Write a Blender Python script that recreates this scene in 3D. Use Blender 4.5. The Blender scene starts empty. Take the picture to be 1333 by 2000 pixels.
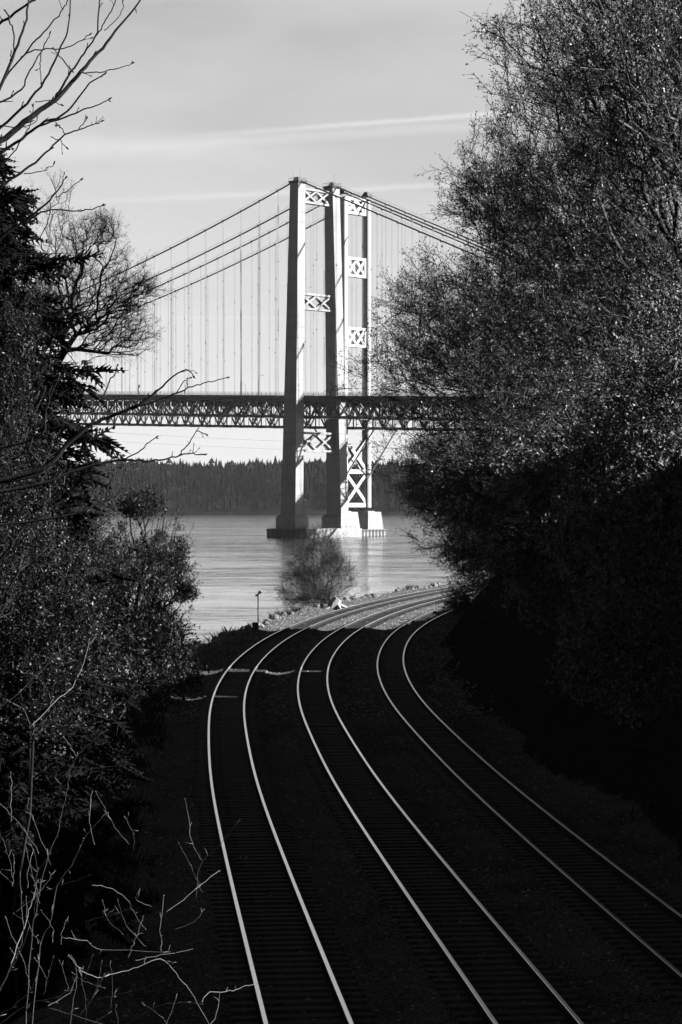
import bpy, math, random
import numpy as np
from math import radians, sin, cos, pi, tan

rng = np.random.default_rng(7)
random.seed(7)
scene = bpy.context.scene
col = scene.collection

# ------------------------------------------------------------------ camera
CAM_Z = 15.1
FOC = 4000.0          # focal length in photo pixels (photo 1333 x 2000)
HOR = 983.0           # horizon row of the photo
cam_d = bpy.data.cameras.new('camera')
cam = bpy.data.objects.new('camera', cam_d)
col.objects.link(cam)
cam.location = (0, 0, CAM_Z)
cam.rotation_euler = (radians(90) - math.atan((1000 - HOR) / FOC), 0, 0)
cam_d.sensor_fit = 'VERTICAL'
cam_d.sensor_height = 36
cam_d.lens = 72
cam_d.clip_start = 0.5
cam_d.clip_end = 30000
scene.camera = cam

# ------------------------------------------------------------------ light
SUN_EL = 26.0
SUN_AZ = 98.0         # clockwise from +Y
EXPOSURE = 3.0
scene.view_settings.view_transform = 'Standard'
scene.view_settings.look = 'None'
scene.view_settings.gamma = 1
scene.view_settings.exposure = EXPOSURE
sun_d = bpy.data.lights.new('sun', 'SUN')
sun_d.energy = 5.0
sun_d.angle = radians(0.5)
sun_d.color = (1, 1, 1)
sun = bpy.data.objects.new('sun', sun_d)
col.objects.link(sun)
from mathutils import Vector
sdir = Vector((sin(radians(SUN_AZ)) * cos(radians(SUN_EL)), cos(radians(SUN_AZ)) * cos(radians(SUN_EL)), sin(radians(SUN_EL))))
sun.rotation_euler = sdir.to_track_quat('Z', 'Y').to_euler()
sun.location = (60, 0, 80)

world = bpy.data.worlds.new("World")
scene.world = world
world.use_nodes = True
wn = world.node_tree


class NT:
    def __init__(self, tree):
        self.t = tree

    def n(self, typ, **kw):
        nd = self.t.nodes.new(typ)
        for k, v in kw.items():
            setattr(nd, k, v)
        return nd

    def l(self, a, b):
        self.t.links.new(a, b)

    def put(self, sock, v):
        if hasattr(v, 'is_output'):
            self.l(v, sock)
        else:
            sock.default_value = v

    def m(self, op, a, b=None, c=None, clamp=False):
        nd = self.n('ShaderNodeMath', operation=op, use_clamp=clamp)
        for i, v in enumerate((a, b, c)):
            if v is not None:
                self.put(nd.inputs[i], v)
        return nd.outputs[0]

    def noise(self, vec, scale, detail=4, rough=0.55, dist=0.0):
        nd = self.n('ShaderNodeTexNoise')
        if vec is not None:
            self.l(vec, nd.inputs['Vector'])
        self.put(nd.inputs['Scale'], scale)
        nd.inputs['Detail'].default_value = detail
        nd.inputs['Roughness'].default_value = rough
        nd.inputs['Distortion'].default_value = dist
        return nd.outputs[0]

    def mapping(self, vec, scale=(1, 1, 1), loc=(0, 0, 0), rot=(0, 0, 0)):
        nd = self.n('ShaderNodeMapping')
        self.l(vec, nd.inputs[0])
        nd.inputs['Location'].default_value = loc
        nd.inputs['Rotation'].default_value = rot
        nd.inputs['Scale'].default_value = scale
        return nd.outputs[0]

    def ramp(self, v, a, b, lo=0.0, hi=1.0, smooth=True):
        nd = self.n('ShaderNodeMapRange')
        nd.interpolation_type = 'SMOOTHSTEP' if smooth else 'LINEAR'
        self.put(nd.inputs['Value'], v)
        for k, x in (('From Min', a), ('From Max', b), ('To Min', lo), ('To Max', hi)):
            nd.inputs[k].default_value = x
        return nd.outputs['Result']


w = NT(wn)
bg = wn.nodes['Background']
sky = w.n('ShaderNodeTexSky', sky_type='NISHITA', sun_disc=False)
sky.sun_elevation = radians(SUN_EL)
sky.sun_rotation = radians(SUN_AZ)
sky.altitude = 0
sky.air_density = 1.0
sky.dust_density = 0.3
sky.ozone_density = 1.0
sep = w.n('ShaderNodeSeparateColor')
w.l(sky.outputs[0], sep.inputs[0])
# black-and-white conversion through a red filter
mono = w.m('ADD', w.m('MULTIPLY', sep.outputs[0], 0.70), w.m('MULTIPLY', sep.outputs[2], -0.18))
mono = w.m('MAXIMUM', mono, 0.0)
geo = w.n('ShaderNodeTexCoord')
xyz = w.n('ShaderNodeSeparateXYZ')
w.l(geo.outputs['Generated'], xyz.inputs[0])
# thin veil of cirrostratus over the lower sky all round, gone overhead
veil = w.m('MULTIPLY', w.m('MULTIPLY', w.ramp(xyz.outputs[2], 0.05, 0.26, 0.88, 0.60), w.ramp(xyz.outputs[2], 0.24, 0.5, 1.0, 0.0)), w.ramp(w.noise(w.mapping(geo.outputs['Generated'], (5, 3, 22), (1.3, 2, 0.4)), 1.0, 4, 0.55, 0.5), 0.32, 0.62, 0.84, 1.0))
mono = w.m('ADD', w.m('MULTIPLY', mono, w.m('SUBTRACT', 1.0, veil)), w.m('MULTIPLY', veil, 2.35))
yy = w.m('MAXIMUM', xyz.outputs[1], 0.05)
az = w.m('DIVIDE', xyz.outputs[0], yy)
el = w.m('DIVIDE', xyz.outputs[2], yy)
front = w.ramp(xyz.outputs[1], 0.0, 0.5)
cmb = w.n('ShaderNodeCombineXYZ')
w.l(az, cmb.inputs[0]); w.l(el, cmb.inputs[1])
# thin high cloud
cn = w.noise(w.mapping(cmb.outputs[0], (7, 26, 1), (3.1, 1.7, 0), (0, 0, 0.10)), 1.0, 5, 0.5, 0.6)
cn2 = w.noise(w.mapping(cmb.outputs[0], (3, 12, 1), (8.1, 4.7, 0), (0, 0, -0.15)), 1.0, 3, 0.5, 0.3)
cirrus = w.m('ADD', w.m('MULTIPLY', cn, 0.30), w.m('MULTIPLY', cn2, 0.5))
cirrus = w.ramp(cirrus, 0.30, 0.52)


def streak(m_, e0, half, gain, a0, a1, soft=1.0):
    ln = w.m('MULTIPLY_ADD', az, m_, e0)
    wob = w.m('MULTIPLY', w.m('SUBTRACT', w.noise(w.mapping(cmb.outputs[0], (60, 140, 1)), 1.0, 3), 0.5), half * 0.9)
    d = w.m('ABSOLUTE', w.m('ADD', w.m('SUBTRACT', el, ln), wob))
    g = w.ramp(d, 0.0, half, gain, 0.0)
    return w.m('MULTIPLY', g, w.ramp(az, a0, a1))


c1 = streak(0.076, 0.1845, 0.0022, 0.62, -0.12, 0.03)
c1b = streak(0.062, 0.1800, 0.0040, 0.30, -0.16, -0.05)
c2 = streak(0.048, 0.1529, 0.0024, 0.50, -0.2, -0.02)
c3 = streak(0.0, 0.0905, 0.0012, 0.35, -0.2, -0.05)
c4 = streak(-0.03, 0.170, 0.011, 0.35, 0.06, -0.10)
tot = w.m('ADD', w.m('ADD', c1, c1b), w.m('ADD', c2, w.m('ADD', c3, c4)))
tot = w.m('MULTIPLY', w.m('ADD', tot, w.m('MULTIPLY_ADD', cirrus, 0.34, 0.0)), front)
mono2 = w.m('ADD', w.m('MULTIPLY', mono, w.m('SUBTRACT', 1.0, tot)), w.m('MULTIPLY', tot, 2.6))
w.l(w.m('MULTIPLY', mono2, 0.81), bg.inputs['Color'])   # the red filter also dims the whole sky
bg.inputs['Strength'].default_value = 0.05


# ------------------------------------------------------------------ helpers
def tag(o, label=None, cat=None, group=None, kind=None):
    if label: o['label'] = label
    if cat: o['category'] = cat
    if group: o['group'] = group
    if kind: o['kind'] = kind
    return o


def empty(name, loc=(0, 0, 0)):
    o = bpy.data.objects.new(name, None)
    o.location = loc
    o.empty_display_size = 0.2
    col.objects.link(o)
    return o


def attach(o, parent):
    if parent is not None:
        o.parent = parent
        o.matrix_parent_inverse = parent.matrix_basis.inverted()


def from_data(name, me, parent=None):
    o = bpy.data.objects.new(name, me)
    col.objects.link(o)
    attach(o, parent)
    return o


def mesh_np(name, V, tris=None, quads=None, mats=(), mi=None, smooth=False, parent=None):
    """one mesh object out of numpy arrays; mi = material index per face (tris first)"""
    V = np.asarray(V, np.float32).reshape(-1, 3)
    tris = np.zeros((0, 3), np.int32) if tris is None else np.asarray(tris, np.int32).reshape(-1, 3)
    quads = np.zeros((0, 4), np.int32) if quads is None else np.asarray(quads, np.int32).reshape(-1, 4)
    me = bpy.data.meshes.new(name)
    me.vertices.add(len(V))
    me.vertices.foreach_set('co', V.ravel())
    nl = tris.size + quads.size
    me.loops.add(nl)
    me.loops.foreach_set('vertex_index', np.concatenate([tris.ravel(), quads.ravel()]))
    nf = len(tris) + len(quads)
    me.polygons.add(nf)
    tot_ = np.concatenate([np.full(len(tris), 3), np.full(len(quads), 4)]).astype(np.int32)
    start = np.concatenate([[0], np.cumsum(tot_)[:-1]]).astype(np.int32)
    me.polygons.foreach_set('loop_start', start)
    me.polygons.foreach_set('loop_total', tot_)
    if mi is not None:
        me.polygons.foreach_set('material_index', np.asarray(mi, np.int32))
    me.polygons.foreach_set('use_smooth', np.full(nf, smooth))
    for m_ in mats:
        me.materials.append(m_)
    me.update(calc_edges=True)
    return from_data(name, me, parent)


class MB:
    """collects simple solids, then links them as one mesh object"""
    def __init__(self):
        self.v = []; self.q = []; self.t = []; self.n = 0

    def add(self, v, q=(), t=()):
        self.v.append(np.asarray(v, float))
        for f in q: self.q.append([i + self.n for i in f])
        for f in t: self.t.append([i + self.n for i in f])
        self.n += len(v)

    def frustum(self, c0, ax, ay, c1, bx, by):
        """box between two rectangles: centre c, half axis vectors"""
        c0, ax, ay, c1, bx, by = [np.asarray(k, float) for k in (c0, ax, ay, c1, bx, by)]
        v = [c0 - ax - ay, c0 + ax - ay, c0 + ax + ay, c0 - ax + ay, c1 - bx - by, c1 + bx - by, c1 + bx + by, c1 - bx + by]
        self.add(v, [(3, 2, 1, 0), (4, 5, 6, 7), (0, 1, 5, 4), (1, 2, 6, 5), (2, 3, 7, 6), (3, 0, 4, 7)])
        return self

    def box(self, c, hx, hy, hz):
        hz = np.asarray(hz, float)
        return self.frustum(np.asarray(c) - hz, hx, hy, np.asarray(c) + hz, hx, hy)

    def bar(self, p0, p1, w_, h_, up=(0, 0, 1)):
        p0, p1 = np.asarray(p0, float), np.asarray(p1, float)
        d = p1 - p0; d /= np.linalg.norm(d)
        s = np.cross(d, up); s /= np.linalg.norm(s)
        t = np.cross(s, d)
        return self.frustum(p0, s * w_ / 2, t * h_ / 2, p1, s * w_ / 2, t * h_ / 2)

    def tube(self, pts, rad, sides=6, cap=True):
        pts = np.asarray(pts, float)
        n = len(pts)
        rad = np.full(n, rad) if np.isscalar(rad) else np.asarray(rad, float)
        d = np.gradient(pts, axis=0)
        d /= np.linalg.norm(d, axis=1)[:, None] + 1e-9
        ref = np.array([0, 0, 1.0]) if abs(d[0][2]) < 0.8 else np.array([1.0, 0, 0])
        v = []
        for i in range(n):
            s = np.cross(d[i], ref); s /= np.linalg.norm(s) + 1e-9
            t = np.cross(s, d[i])
            ref = t
            for k in range(sides):
                a = 2 * pi * k / sides
                v.append(pts[i] + rad[i] * (cos(a) * s + sin(a) * t))
        q = []
        for i in range(n - 1):
            for k in range(sides):
                k2 = (k + 1) % sides
                q.append((i * sides + k, i * sides + k2, (i + 1) * sides + k2, (i + 1) * sides + k))
        t_ = []
        if cap:
            for k in range(1, sides - 1):
                t_.append((0, k + 1, k)); b = (n - 1) * sides; t_.append((b, b + k, b + k + 1))
        self.add(v, q, t_)
        return self

    def build(self, name, mat, parent=None, smooth=False):
        return mesh_np(name, np.concatenate(self.v), self.t, self.q, (mat,), None, smooth, parent)


def px(x, y, Y):
    """world point seen at photo pixel x, y at distance Y"""
    return np.array([(x - 667) / FOC * Y, Y, CAM_Z - (y - HOR) / FOC * Y])


# ------------------------------------------------------------------ materials (the photograph is monochrome: all greys)
def mat(name, build):
    m_ = bpy.data.materials.new(name)
    m_.use_nodes = True
    t = NT(m_.node_tree)
    p = m_.node_tree.nodes['Principled BSDF']
    build(t, p)
    return m_


def grey(t, v):
    c = t.n('ShaderNodeCombineColor')
    for i in range(3):
        t.put(c.inputs[i], v)
    return c.outputs[0]


def simple(base, var=0.3, scale=3.0, rough=0.8, bump=0.3, bscale=None, spec=0.3, metallic=0.0, stretch=(1, 1, 1), bdist=0.02):
    def f(t, p):
        tc = t.n('ShaderNodeTexCoord').outputs['Object']
        v = t.mapping(tc, stretch)
        n1 = t.noise(v, scale, 5, 0.6)
        t.l(grey(t, t.ramp(n1, 0.25, 0.75, base * (1 - var), base * (1 + var))), p.inputs['Base Color'])
        p.inputs['Roughness'].default_value = rough
        p.inputs['Specular IOR Level'].default_value = spec
        p.inputs['Metallic'].default_value = metallic
        if bump:
            b = t.n('ShaderNodeBump')
            b.inputs['Strength'].default_value = bump
            b.inputs['Distance'].default_value = bdist
            t.l(t.noise(v, bscale or scale * 6, 4, 0.6), b.inputs['Height'])
            t.l(b.outputs[0], p.inputs['Normal'])
    return f


def concrete_f(base):
    def f(t, p):
        tc = t.n('ShaderNodeTexCoord').outputs['Object']
        n1 = t.noise(t.mapping(tc, (1, 1, 0.12)), 0.35, 5, 0.6)       # rain streaks
        n2 = t.noise(tc, 0.12, 4, 0.5)
        z = t.n('ShaderNodeSeparateXYZ'); t.l(tc, z.inputs[0])
        ph = t.m('FRACT', t.m('DIVIDE', z.outputs[2], 4.6))
        joint = t.ramp(t.m('ABSOLUTE', t.m('SUBTRACT', ph, 0.5)), 0.46, 0.5, 0.0, 1.0)
        band = t.noise(t.mapping(tc, (0.02, 0.02, 0.22)), 1.0, 2)
        v = t.m('ADD', t.m('MULTIPLY', n1, 0.45), t.m('ADD', t.m('MULTIPLY', n2, 0.3), t.m('MULTIPLY', band, 0.3)))
        b = t.ramp(v, 0.3, 0.75, base * 0.78, base * 1.2)
        b = t.m('MULTIPLY', b, t.m('SUBTRACT', 1.0, t.m('MULTIPLY', joint, 0.22)))
        t.l(grey(t, b), p.inputs['Base Color'])
        p.inputs['Roughness'].default_value = 0.85
        p.inputs['Specular IOR Level'].default_value = 0.05
        bp = t.n('ShaderNodeBump'); bp.inputs['Strength'].default_value = 0.4; bp.inputs['Distance'].default_value = 0.15
        t.l(t.m('SUBTRACT', n1, joint), bp.inputs['Height']); t.l(bp.outputs[0], p.inputs['Normal'])
    return f


M = {}
M['concrete'] = mat('concrete', concrete_f(0.105))
M['concrete_dark'] = mat('wet_concrete', concrete_f(0.04))
M['steel_pale'] = mat('pale_painted_steel', simple(0.12, 0.12, 0.6, 0.6, 0.1))
M['steel'] = mat('grey_painted_steel', simple(0.035, 0.3, 0.4, 0.6, 0.1))
M['steel_dark'] = mat('dark_steel', simple(0.015, 0.3, 0.4, 0.6, 0.0))
M['cable'] = mat('cable_steel', simple(0.03, 0.2, 0.4, 0.6, 0.0))
M['hanger'] = mat('hanger_steel', simple(0.045, 0.2, 0.4, 0.6, 0.0))
M['asphalt'] = mat('asphalt', simple(0.04, 0.2, 0.4, 0.9, 0.0))
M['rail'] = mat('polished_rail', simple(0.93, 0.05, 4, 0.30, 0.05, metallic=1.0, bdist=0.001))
M['rail_dimmed'] = mat('tree_dimmed_rail', simple(0.45, 0.15, 4, 0.33, 0.05, metallic=1.0, bdist=0.001))  # darker metal colour stands in for reflections of the trees
M['rail_side'] = mat('rusty_rail_side', simple(0.015, 0.4, 8, 0.9, 0.3, spec=0.0))
M['tie'] = mat('creosoted_timber', simple(0.022, 0.6, 5, 0.9, 0.5, 30, 0.05, stretch=(1, 6, 1)))
M['stone'] = mat('ballast_stone', simple(0.085, 0.7, 6, 0.85, 0.4, spec=0.0))
M['rock'] = mat('shore_rock', simple(0.04, 0.6, 2, 0.85, 0.8, 8))
M['drift'] = mat('bleached_wood', simple(0.10, 0.5, 3, 0.8, 0.6, 20, stretch=(1, 1, 0.2)))
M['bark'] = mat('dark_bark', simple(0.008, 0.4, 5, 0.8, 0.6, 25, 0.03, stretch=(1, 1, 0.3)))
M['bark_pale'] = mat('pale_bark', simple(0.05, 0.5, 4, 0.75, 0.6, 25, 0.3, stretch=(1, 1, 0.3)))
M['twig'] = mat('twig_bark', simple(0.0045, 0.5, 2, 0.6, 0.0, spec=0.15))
M['twig_pale'] = mat('pale_twig_bark', simple(0.024, 0.5, 2, 0.6, 0.0, spec=0.4))


def leaf_f(base, rough=0.45, spec=0.5, lo=0.45, hi=1.6, a=0.2, b=0.8):
    def f(t, p):
        tc = t.n('ShaderNodeTexCoord').outputs['Object']
        n1 = t.noise(tc, 2.2, 3)
        isl = t.n('ShaderNodeNewGeometry').outputs['Random Per Island']
        v = t.m('ADD', t.m('MULTIPLY', n1, 0.6), t.m('MULTIPLY', isl, 0.4))
        t.l(grey(t, t.ramp(v, a, b, base * lo, base * hi)), p.inputs['Base Color'])
        p.inputs['Roughness'].default_value = rough
        p.inputs['Specular IOR Level'].default_value = spec
    return f


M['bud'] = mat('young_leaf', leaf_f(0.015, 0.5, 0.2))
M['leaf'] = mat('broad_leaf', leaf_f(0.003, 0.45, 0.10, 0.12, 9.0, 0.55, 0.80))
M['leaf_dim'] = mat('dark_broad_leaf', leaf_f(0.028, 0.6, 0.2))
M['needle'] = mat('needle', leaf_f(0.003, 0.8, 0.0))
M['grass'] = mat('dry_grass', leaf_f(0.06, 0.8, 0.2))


def ground_f(t, p):
    tc = t.n('ShaderNodeTexCoord').outputs['Object']
    n1 = t.noise(tc, 9.0, 6, 0.7)
    n2 = t.noise(tc, 0.35, 4, 0.6)
    vor = t.n('ShaderNodeTexVoronoi'); t.l(tc, vor.inputs['Vector']); vor.inputs['Scale'].default_value = 14
    v = t.m('MULTIPLY', t.m('ADD', t.m('MULTIPLY', n1, 0.7), t.m('MULTIPLY', n2, 0.5)), t.m('ADD', 0.5, vor.outputs['Distance']))
    # steep banks are soil and leaf litter, the level bed is crushed stone
    nz = t.n('ShaderNodeSeparateXYZ'); t.l(t.n('ShaderNodeNewGeometry').outputs['Normal'], nz.inputs[0])
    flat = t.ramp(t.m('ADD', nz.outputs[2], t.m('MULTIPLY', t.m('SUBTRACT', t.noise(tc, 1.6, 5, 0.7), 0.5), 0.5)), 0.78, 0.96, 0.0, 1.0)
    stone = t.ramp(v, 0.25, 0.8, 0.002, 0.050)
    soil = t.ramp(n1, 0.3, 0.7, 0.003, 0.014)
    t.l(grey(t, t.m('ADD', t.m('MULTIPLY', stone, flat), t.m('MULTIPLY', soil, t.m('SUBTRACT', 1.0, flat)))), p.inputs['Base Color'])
    p.inputs['Roughness'].default_value = 0.95
    p.inputs['Specular IOR Level'].default_value = 0.0
    b = t.n('ShaderNodeBump'); b.inputs['Strength'].default_value = 1.0; b.inputs['Distance'].default_value = 0.06
    t.l(vor.outputs['Distance'], b.inputs['Height']); t.l(b.outputs[0], p.inputs['Normal'])


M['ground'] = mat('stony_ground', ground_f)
M['soil'] = mat('leafy_soil', simple(0.010, 0.6, 1.5, 0.95, 1.0, 7, 0.0, bdist=0.1))
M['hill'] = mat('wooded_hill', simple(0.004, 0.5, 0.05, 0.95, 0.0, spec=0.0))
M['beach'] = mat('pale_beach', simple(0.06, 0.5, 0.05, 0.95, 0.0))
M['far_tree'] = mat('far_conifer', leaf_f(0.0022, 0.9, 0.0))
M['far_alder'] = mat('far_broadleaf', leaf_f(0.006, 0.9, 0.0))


def water_f(t, p):
    tc = t.n('ShaderNodeTexCoord').outputs['Object']

    def slopes(scale, sx, sy, detail=2, rot=0.0):
        nd = t.n('ShaderNodeTexNoise')
        t.l(t.mapping(tc, (sx, sy, 1), (scale * 7, scale * 3, 0), (0, 0, rot)), nd.inputs['Vector'])
        nd.inputs['Scale'].default_value = scale
        nd.inputs['Detail'].default_value = detail
        v = t.n('ShaderNodeVectorMath', operation='SUBTRACT')
        t.l(nd.outputs[1], v.inputs[0]); v.inputs[1].default_value = (.5, .5, .5)
        return v.outputs[0]

    def sc(v, f):
        nd = t.n('ShaderNodeVectorMath', operation='SCALE')
        t.l(v, nd.inputs[0]); t.put(nd.inputs['Scale'], f)
        return nd.outputs[0]

    def ad(a, b):
        nd = t.n('ShaderNodeVectorMath', operation='ADD')
        t.l(a, nd.inputs[0]); t.l(b, nd.inputs[1])
        return nd.outputs[0]

    z = t.n('ShaderNodeSeparateXYZ'); t.l(tc, z.inputs[0])
    # wind: calm in the lee of the shore, rougher in the open strait, gusts and current lines in between
    open_ = t.ramp(z.outputs[1], 170, 1000, WAT[0], 1.0)
    g1 = t.noise(t.mapping(tc, (0.5, 1, 1), (3, 11, 0)), 0.016, 9, 0.72, 0.4)
    g2 = t.noise(t.mapping(tc, (0.35, 1, 1), (7, 2, 0), (0, 0, 0.05)), 0.10, 6, 0.7, 0.5)
    g3 = t.noise(t.mapping(tc, (0.30, 1, 1), (1, 5, 0), (0, 0, 0.03)), 0.45, 5, 0.65, 0.5)
    fine = t.ramp(z.outputs[1], 300, 900, 1.0, 0.35)
    g3 = t.m('ADD', t.m('MULTIPLY', t.m('SUBTRACT', g3, 0.5), fine), 0.5)
    gust = t.m('MULTIPLY', t.ramp(g1, 0.42, 0.56, 0.12, 1.2), t.m('MULTIPLY', t.ramp(g2, 0.42, 0.56, 0.15, 1.2), t.ramp(g3, 0.42, 0.56, 0.3, 1.25)))
    amp = t.m('MULTIPLY', open_, gust)
    v = ad(sc(slopes(2.6, 0.8, 1.2), t.m('MULTIPLY', amp, WAT[1])), sc(slopes(0.35, 0.5, 1.3, 3), t.m('MULTIPLY', amp, WAT[2])))
    s2 = t.n('ShaderNodeSeparateXYZ'); t.l(v, s2.inputs[0])
    c = t.n('ShaderNodeCombineXYZ')
    t.l(s2.outputs[0], c.inputs[0]); t.l(s2.outputs[1], c.inputs[1]); c.inputs[2].default_value = 1
    nn = t.n('ShaderNodeVectorMath', operation='NORMALIZE'); t.l(c.outputs[0], nn.inputs[0])
    t.l(nn.outputs[0], p.inputs['Normal'])
    painted_sheen = t.m('MULTIPLY', t.ramp(z.outputs[1], 150, 800, 0.085, 0.006), t.ramp(gust, 0.3, 1.1, 1.25, 0.55))  # bright near water and light streaks are put into the base colour
    t.l(grey(t, painted_sheen), p.inputs['Base Color'])
    p.inputs['Roughness'].default_value = 0.12
    p.inputs['IOR'].default_value = 1.333


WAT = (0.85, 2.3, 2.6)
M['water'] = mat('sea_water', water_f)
M['air0'] = M['steel']

# ------------------------------------------------------------------ railway alignment
RAIL_Z = 5.9


_K = np.array([(-60, 13.0), (20, 5.1), (36, 3.52), (45, 2.62), (53, 1.84), (63, .90), (71, .24), (82, -.50), (91, -1.06), (100, -1.40), (108, -1.52), (117, -1.48),
               (125, -1.22), (134, -.76), (141, -.26), (150, .58), (160, 1.85), (168, 3.05), (176, 4.4), (187, 6.6), (197, 8.9), (210, 12.2), (230, 18.2),
               (260, 29.5), (300, 48), (360, 84), (480, 170)])
_Y = np.arange(-60, 480, 0.5)
_C = np.interp(_Y, _K[:, 0], _K[:, 1])
_g = np.exp(-0.5 * (np.arange(-30, 31) * 0.5 / 5.0) ** 2); _g /= _g.sum()
_C = np.convolve(np.pad(_C, 30, mode='reflect', reflect_type='odd'), _g, 'valid')
_S = np.gradient(_C, _Y)


def _slope(z):
    return np.interp(z, _Y, _S)


def track_pt(off, y):
    """point of a line that runs off metres right of the middle track"""
    s = _slope(y); n = 1 / np.sqrt(1 + s * s)
    return np.interp(y, _Y, _C) + off * n, y - off * s * n


def m_off(X, Y):
    """signed distance right of the middle track"""
    s = _slope(Y); n = 1 / np.sqrt(1 + s * s)
    return (X - np.interp(Y, _Y, _C)) * n


def sstep(x, a, b):
    t = np.clip((x - a) / (b - a), 0, 1)
    return t * t * (3 - 2 * t)


def wav(X, Y, k, seed):
    r = np.random.default_rng(seed)
    o = 0
    for i in range(5):
        a = r.uniform(0, 2 * pi); f_ = k * 1.7 ** i
        o = o + np.sin((X * cos(a) + Y * sin(a)) * f_ + r.uniform(0, 6)) / 1.7 ** i
    return o / 2.2


def height(X, Y):
    X = np.asarray(X, float); Y = np.asarray(Y, float)
    m_ = m_off(X, Y)
    z = np.full(X.shape, RAIL_Z - 0.22) + 0.03 * wav(X, Y, 2.0, 3)
    # ballast shoulders dip a little between and beside the tracks
    for o in (-6.1, -2.05, 2.1, 6.9):
        z = z - 0.12 * np.exp(-((m_ - o) / 0.55) ** 2)
    # shore side
    edge = 8.3 + 0.5 * wav(X * 0, Y, 0.25, 5)
    drop = np.clip(-m_ - edge, 0, None)
    z = z - drop * 0.85 + sstep(drop, 0, 1) * 0.35 * wav(X, Y, 1.3, 8)
    z = np.maximum(z, -2.5)
    # near left: approach bank of the footbridge
    nb = sstep(-m_, 5.5, 9.0) * (1 - sstep(Y, 24, 42))
    z = z * (1 - nb) + nb * (8.2 + 0.4 * wav(X, Y, 0.7, 2))
    # land side bluff
    H = 18.5 * (1 - sstep(Y, 144, 155)) + 3.2 * sstep(Y, 144, 155)
    H = H + 1.2 * wav(X * 0, Y, 0.12, 6) * (1 - sstep(Y, 140, 150))
    for yc, d_, wd in ((114.0, 12, 1.3), (98.5, 8.0, 1.0), (131, 4, 0.8)):
        H = H - d_ * np.exp(-((Y + 0.1405 * X - yc) / wd) ** 2)   # unseen notches added along the sun line to let streaks of light through
    up = np.clip(m_ - 7.6 - 0.7 * wav(X * 0, Y, 0.35, 17), 0, None)
    bank = np.minimum(up * 1.15, H) + sstep(up, 0, 3) * 0.7 * wav(X, Y, 0.5, 11)
    far = np.clip(m_ - 60, 0, None)
    z = z + bank - np.minimum(far * 0.1, 8) * (1 - sstep(Y, 144, 155))
    return z


def grid(xs, ys):
    X, Y = np.meshgrid(xs, ys)
    nx, ny = len(xs), len(ys)
    i = np.arange(ny - 1)[:, None] * nx + np.arange(nx - 1)[None, :]
    q = np.stack([i, i + 1, i + nx + 1, i + nx], -1).reshape(-1, 4)
    return X, Y, q


# ------------------------------------------------------------------ setting
mm = np.unique(np.concatenate([np.arange(-30, -12, 1.0), np.arange(-12, 12, 0.25), np.arange(12, 40, 0.8), np.arange(40, 260, 12)]))
ys = np.unique(np.concatenate([np.arange(-25, 90, 0.7), np.arange(90, 175, 0.35), np.arange(175, 330, 1.5)]))
MMg, YYg, q = grid(mm, ys)
s_ = _slope(YYg); n_ = 1 / np.sqrt(1 + s_ * s_)
Xg = np.interp(YYg, _Y, _C) + MMg / n_
Zg = height(Xg, YYg)
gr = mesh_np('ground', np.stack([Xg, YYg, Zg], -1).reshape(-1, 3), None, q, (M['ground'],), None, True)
tag(gr, kind='structure')

wx = np.array([-7000, -3000, -1000, -300, -60, -20, 20, 60, 300, 1000, 3000, 7000.])
wy = np.array([-600, -100, 50, 150, 250, 400, 800, 1500, 2760, 3200.])
X, Y, q = grid(wx, wy)
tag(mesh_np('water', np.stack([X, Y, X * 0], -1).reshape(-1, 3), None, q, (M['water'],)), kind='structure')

# far shore: a long wooded bluff
SH = 2700.0
hx = np.linspace(-3500, 3500, 240)
hd = np.array([-40, 0, 14, 40, 90, 150, 220, 400, 700])
hp = np.array([-3, 0.4, 3, 14, 32, 46, 52, 56, 40.])
V = []
for d_, h_ in zip(hd, hp):
    f_ = (1 + 0.10 * wav(hx, hx * 0 + d_, 0.004, 3) + 0.04 * wav(hx, hx * 0 + d_, 0.02, 4)) if h_ > 5 else 1 + 0 * hx
    V.append(np.stack([hx, SH + d_ + 40 * wav(hx, hx * 0, 0.002, 9), h_ * f_], -1))
V = np.array(V)
nx = len(hx)
i = np.arange(len(hd) - 1)[:, None] * nx + np.arange(nx - 1)[None, :]
q = np.stack([i, i + 1, i + nx + 1, i + nx], -1).reshape(-1, 4)
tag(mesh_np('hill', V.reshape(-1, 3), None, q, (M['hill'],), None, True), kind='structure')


def hill_z(x, d_):
    k = np.interp(d_, hd, hp)
    f_ = np.where(k > 5, 1 + 0.10 * wav(x, d_, 0.004, 3) + 0.04 * wav(x, d_, 0.02, 4), 1)
    return k * f_


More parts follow.
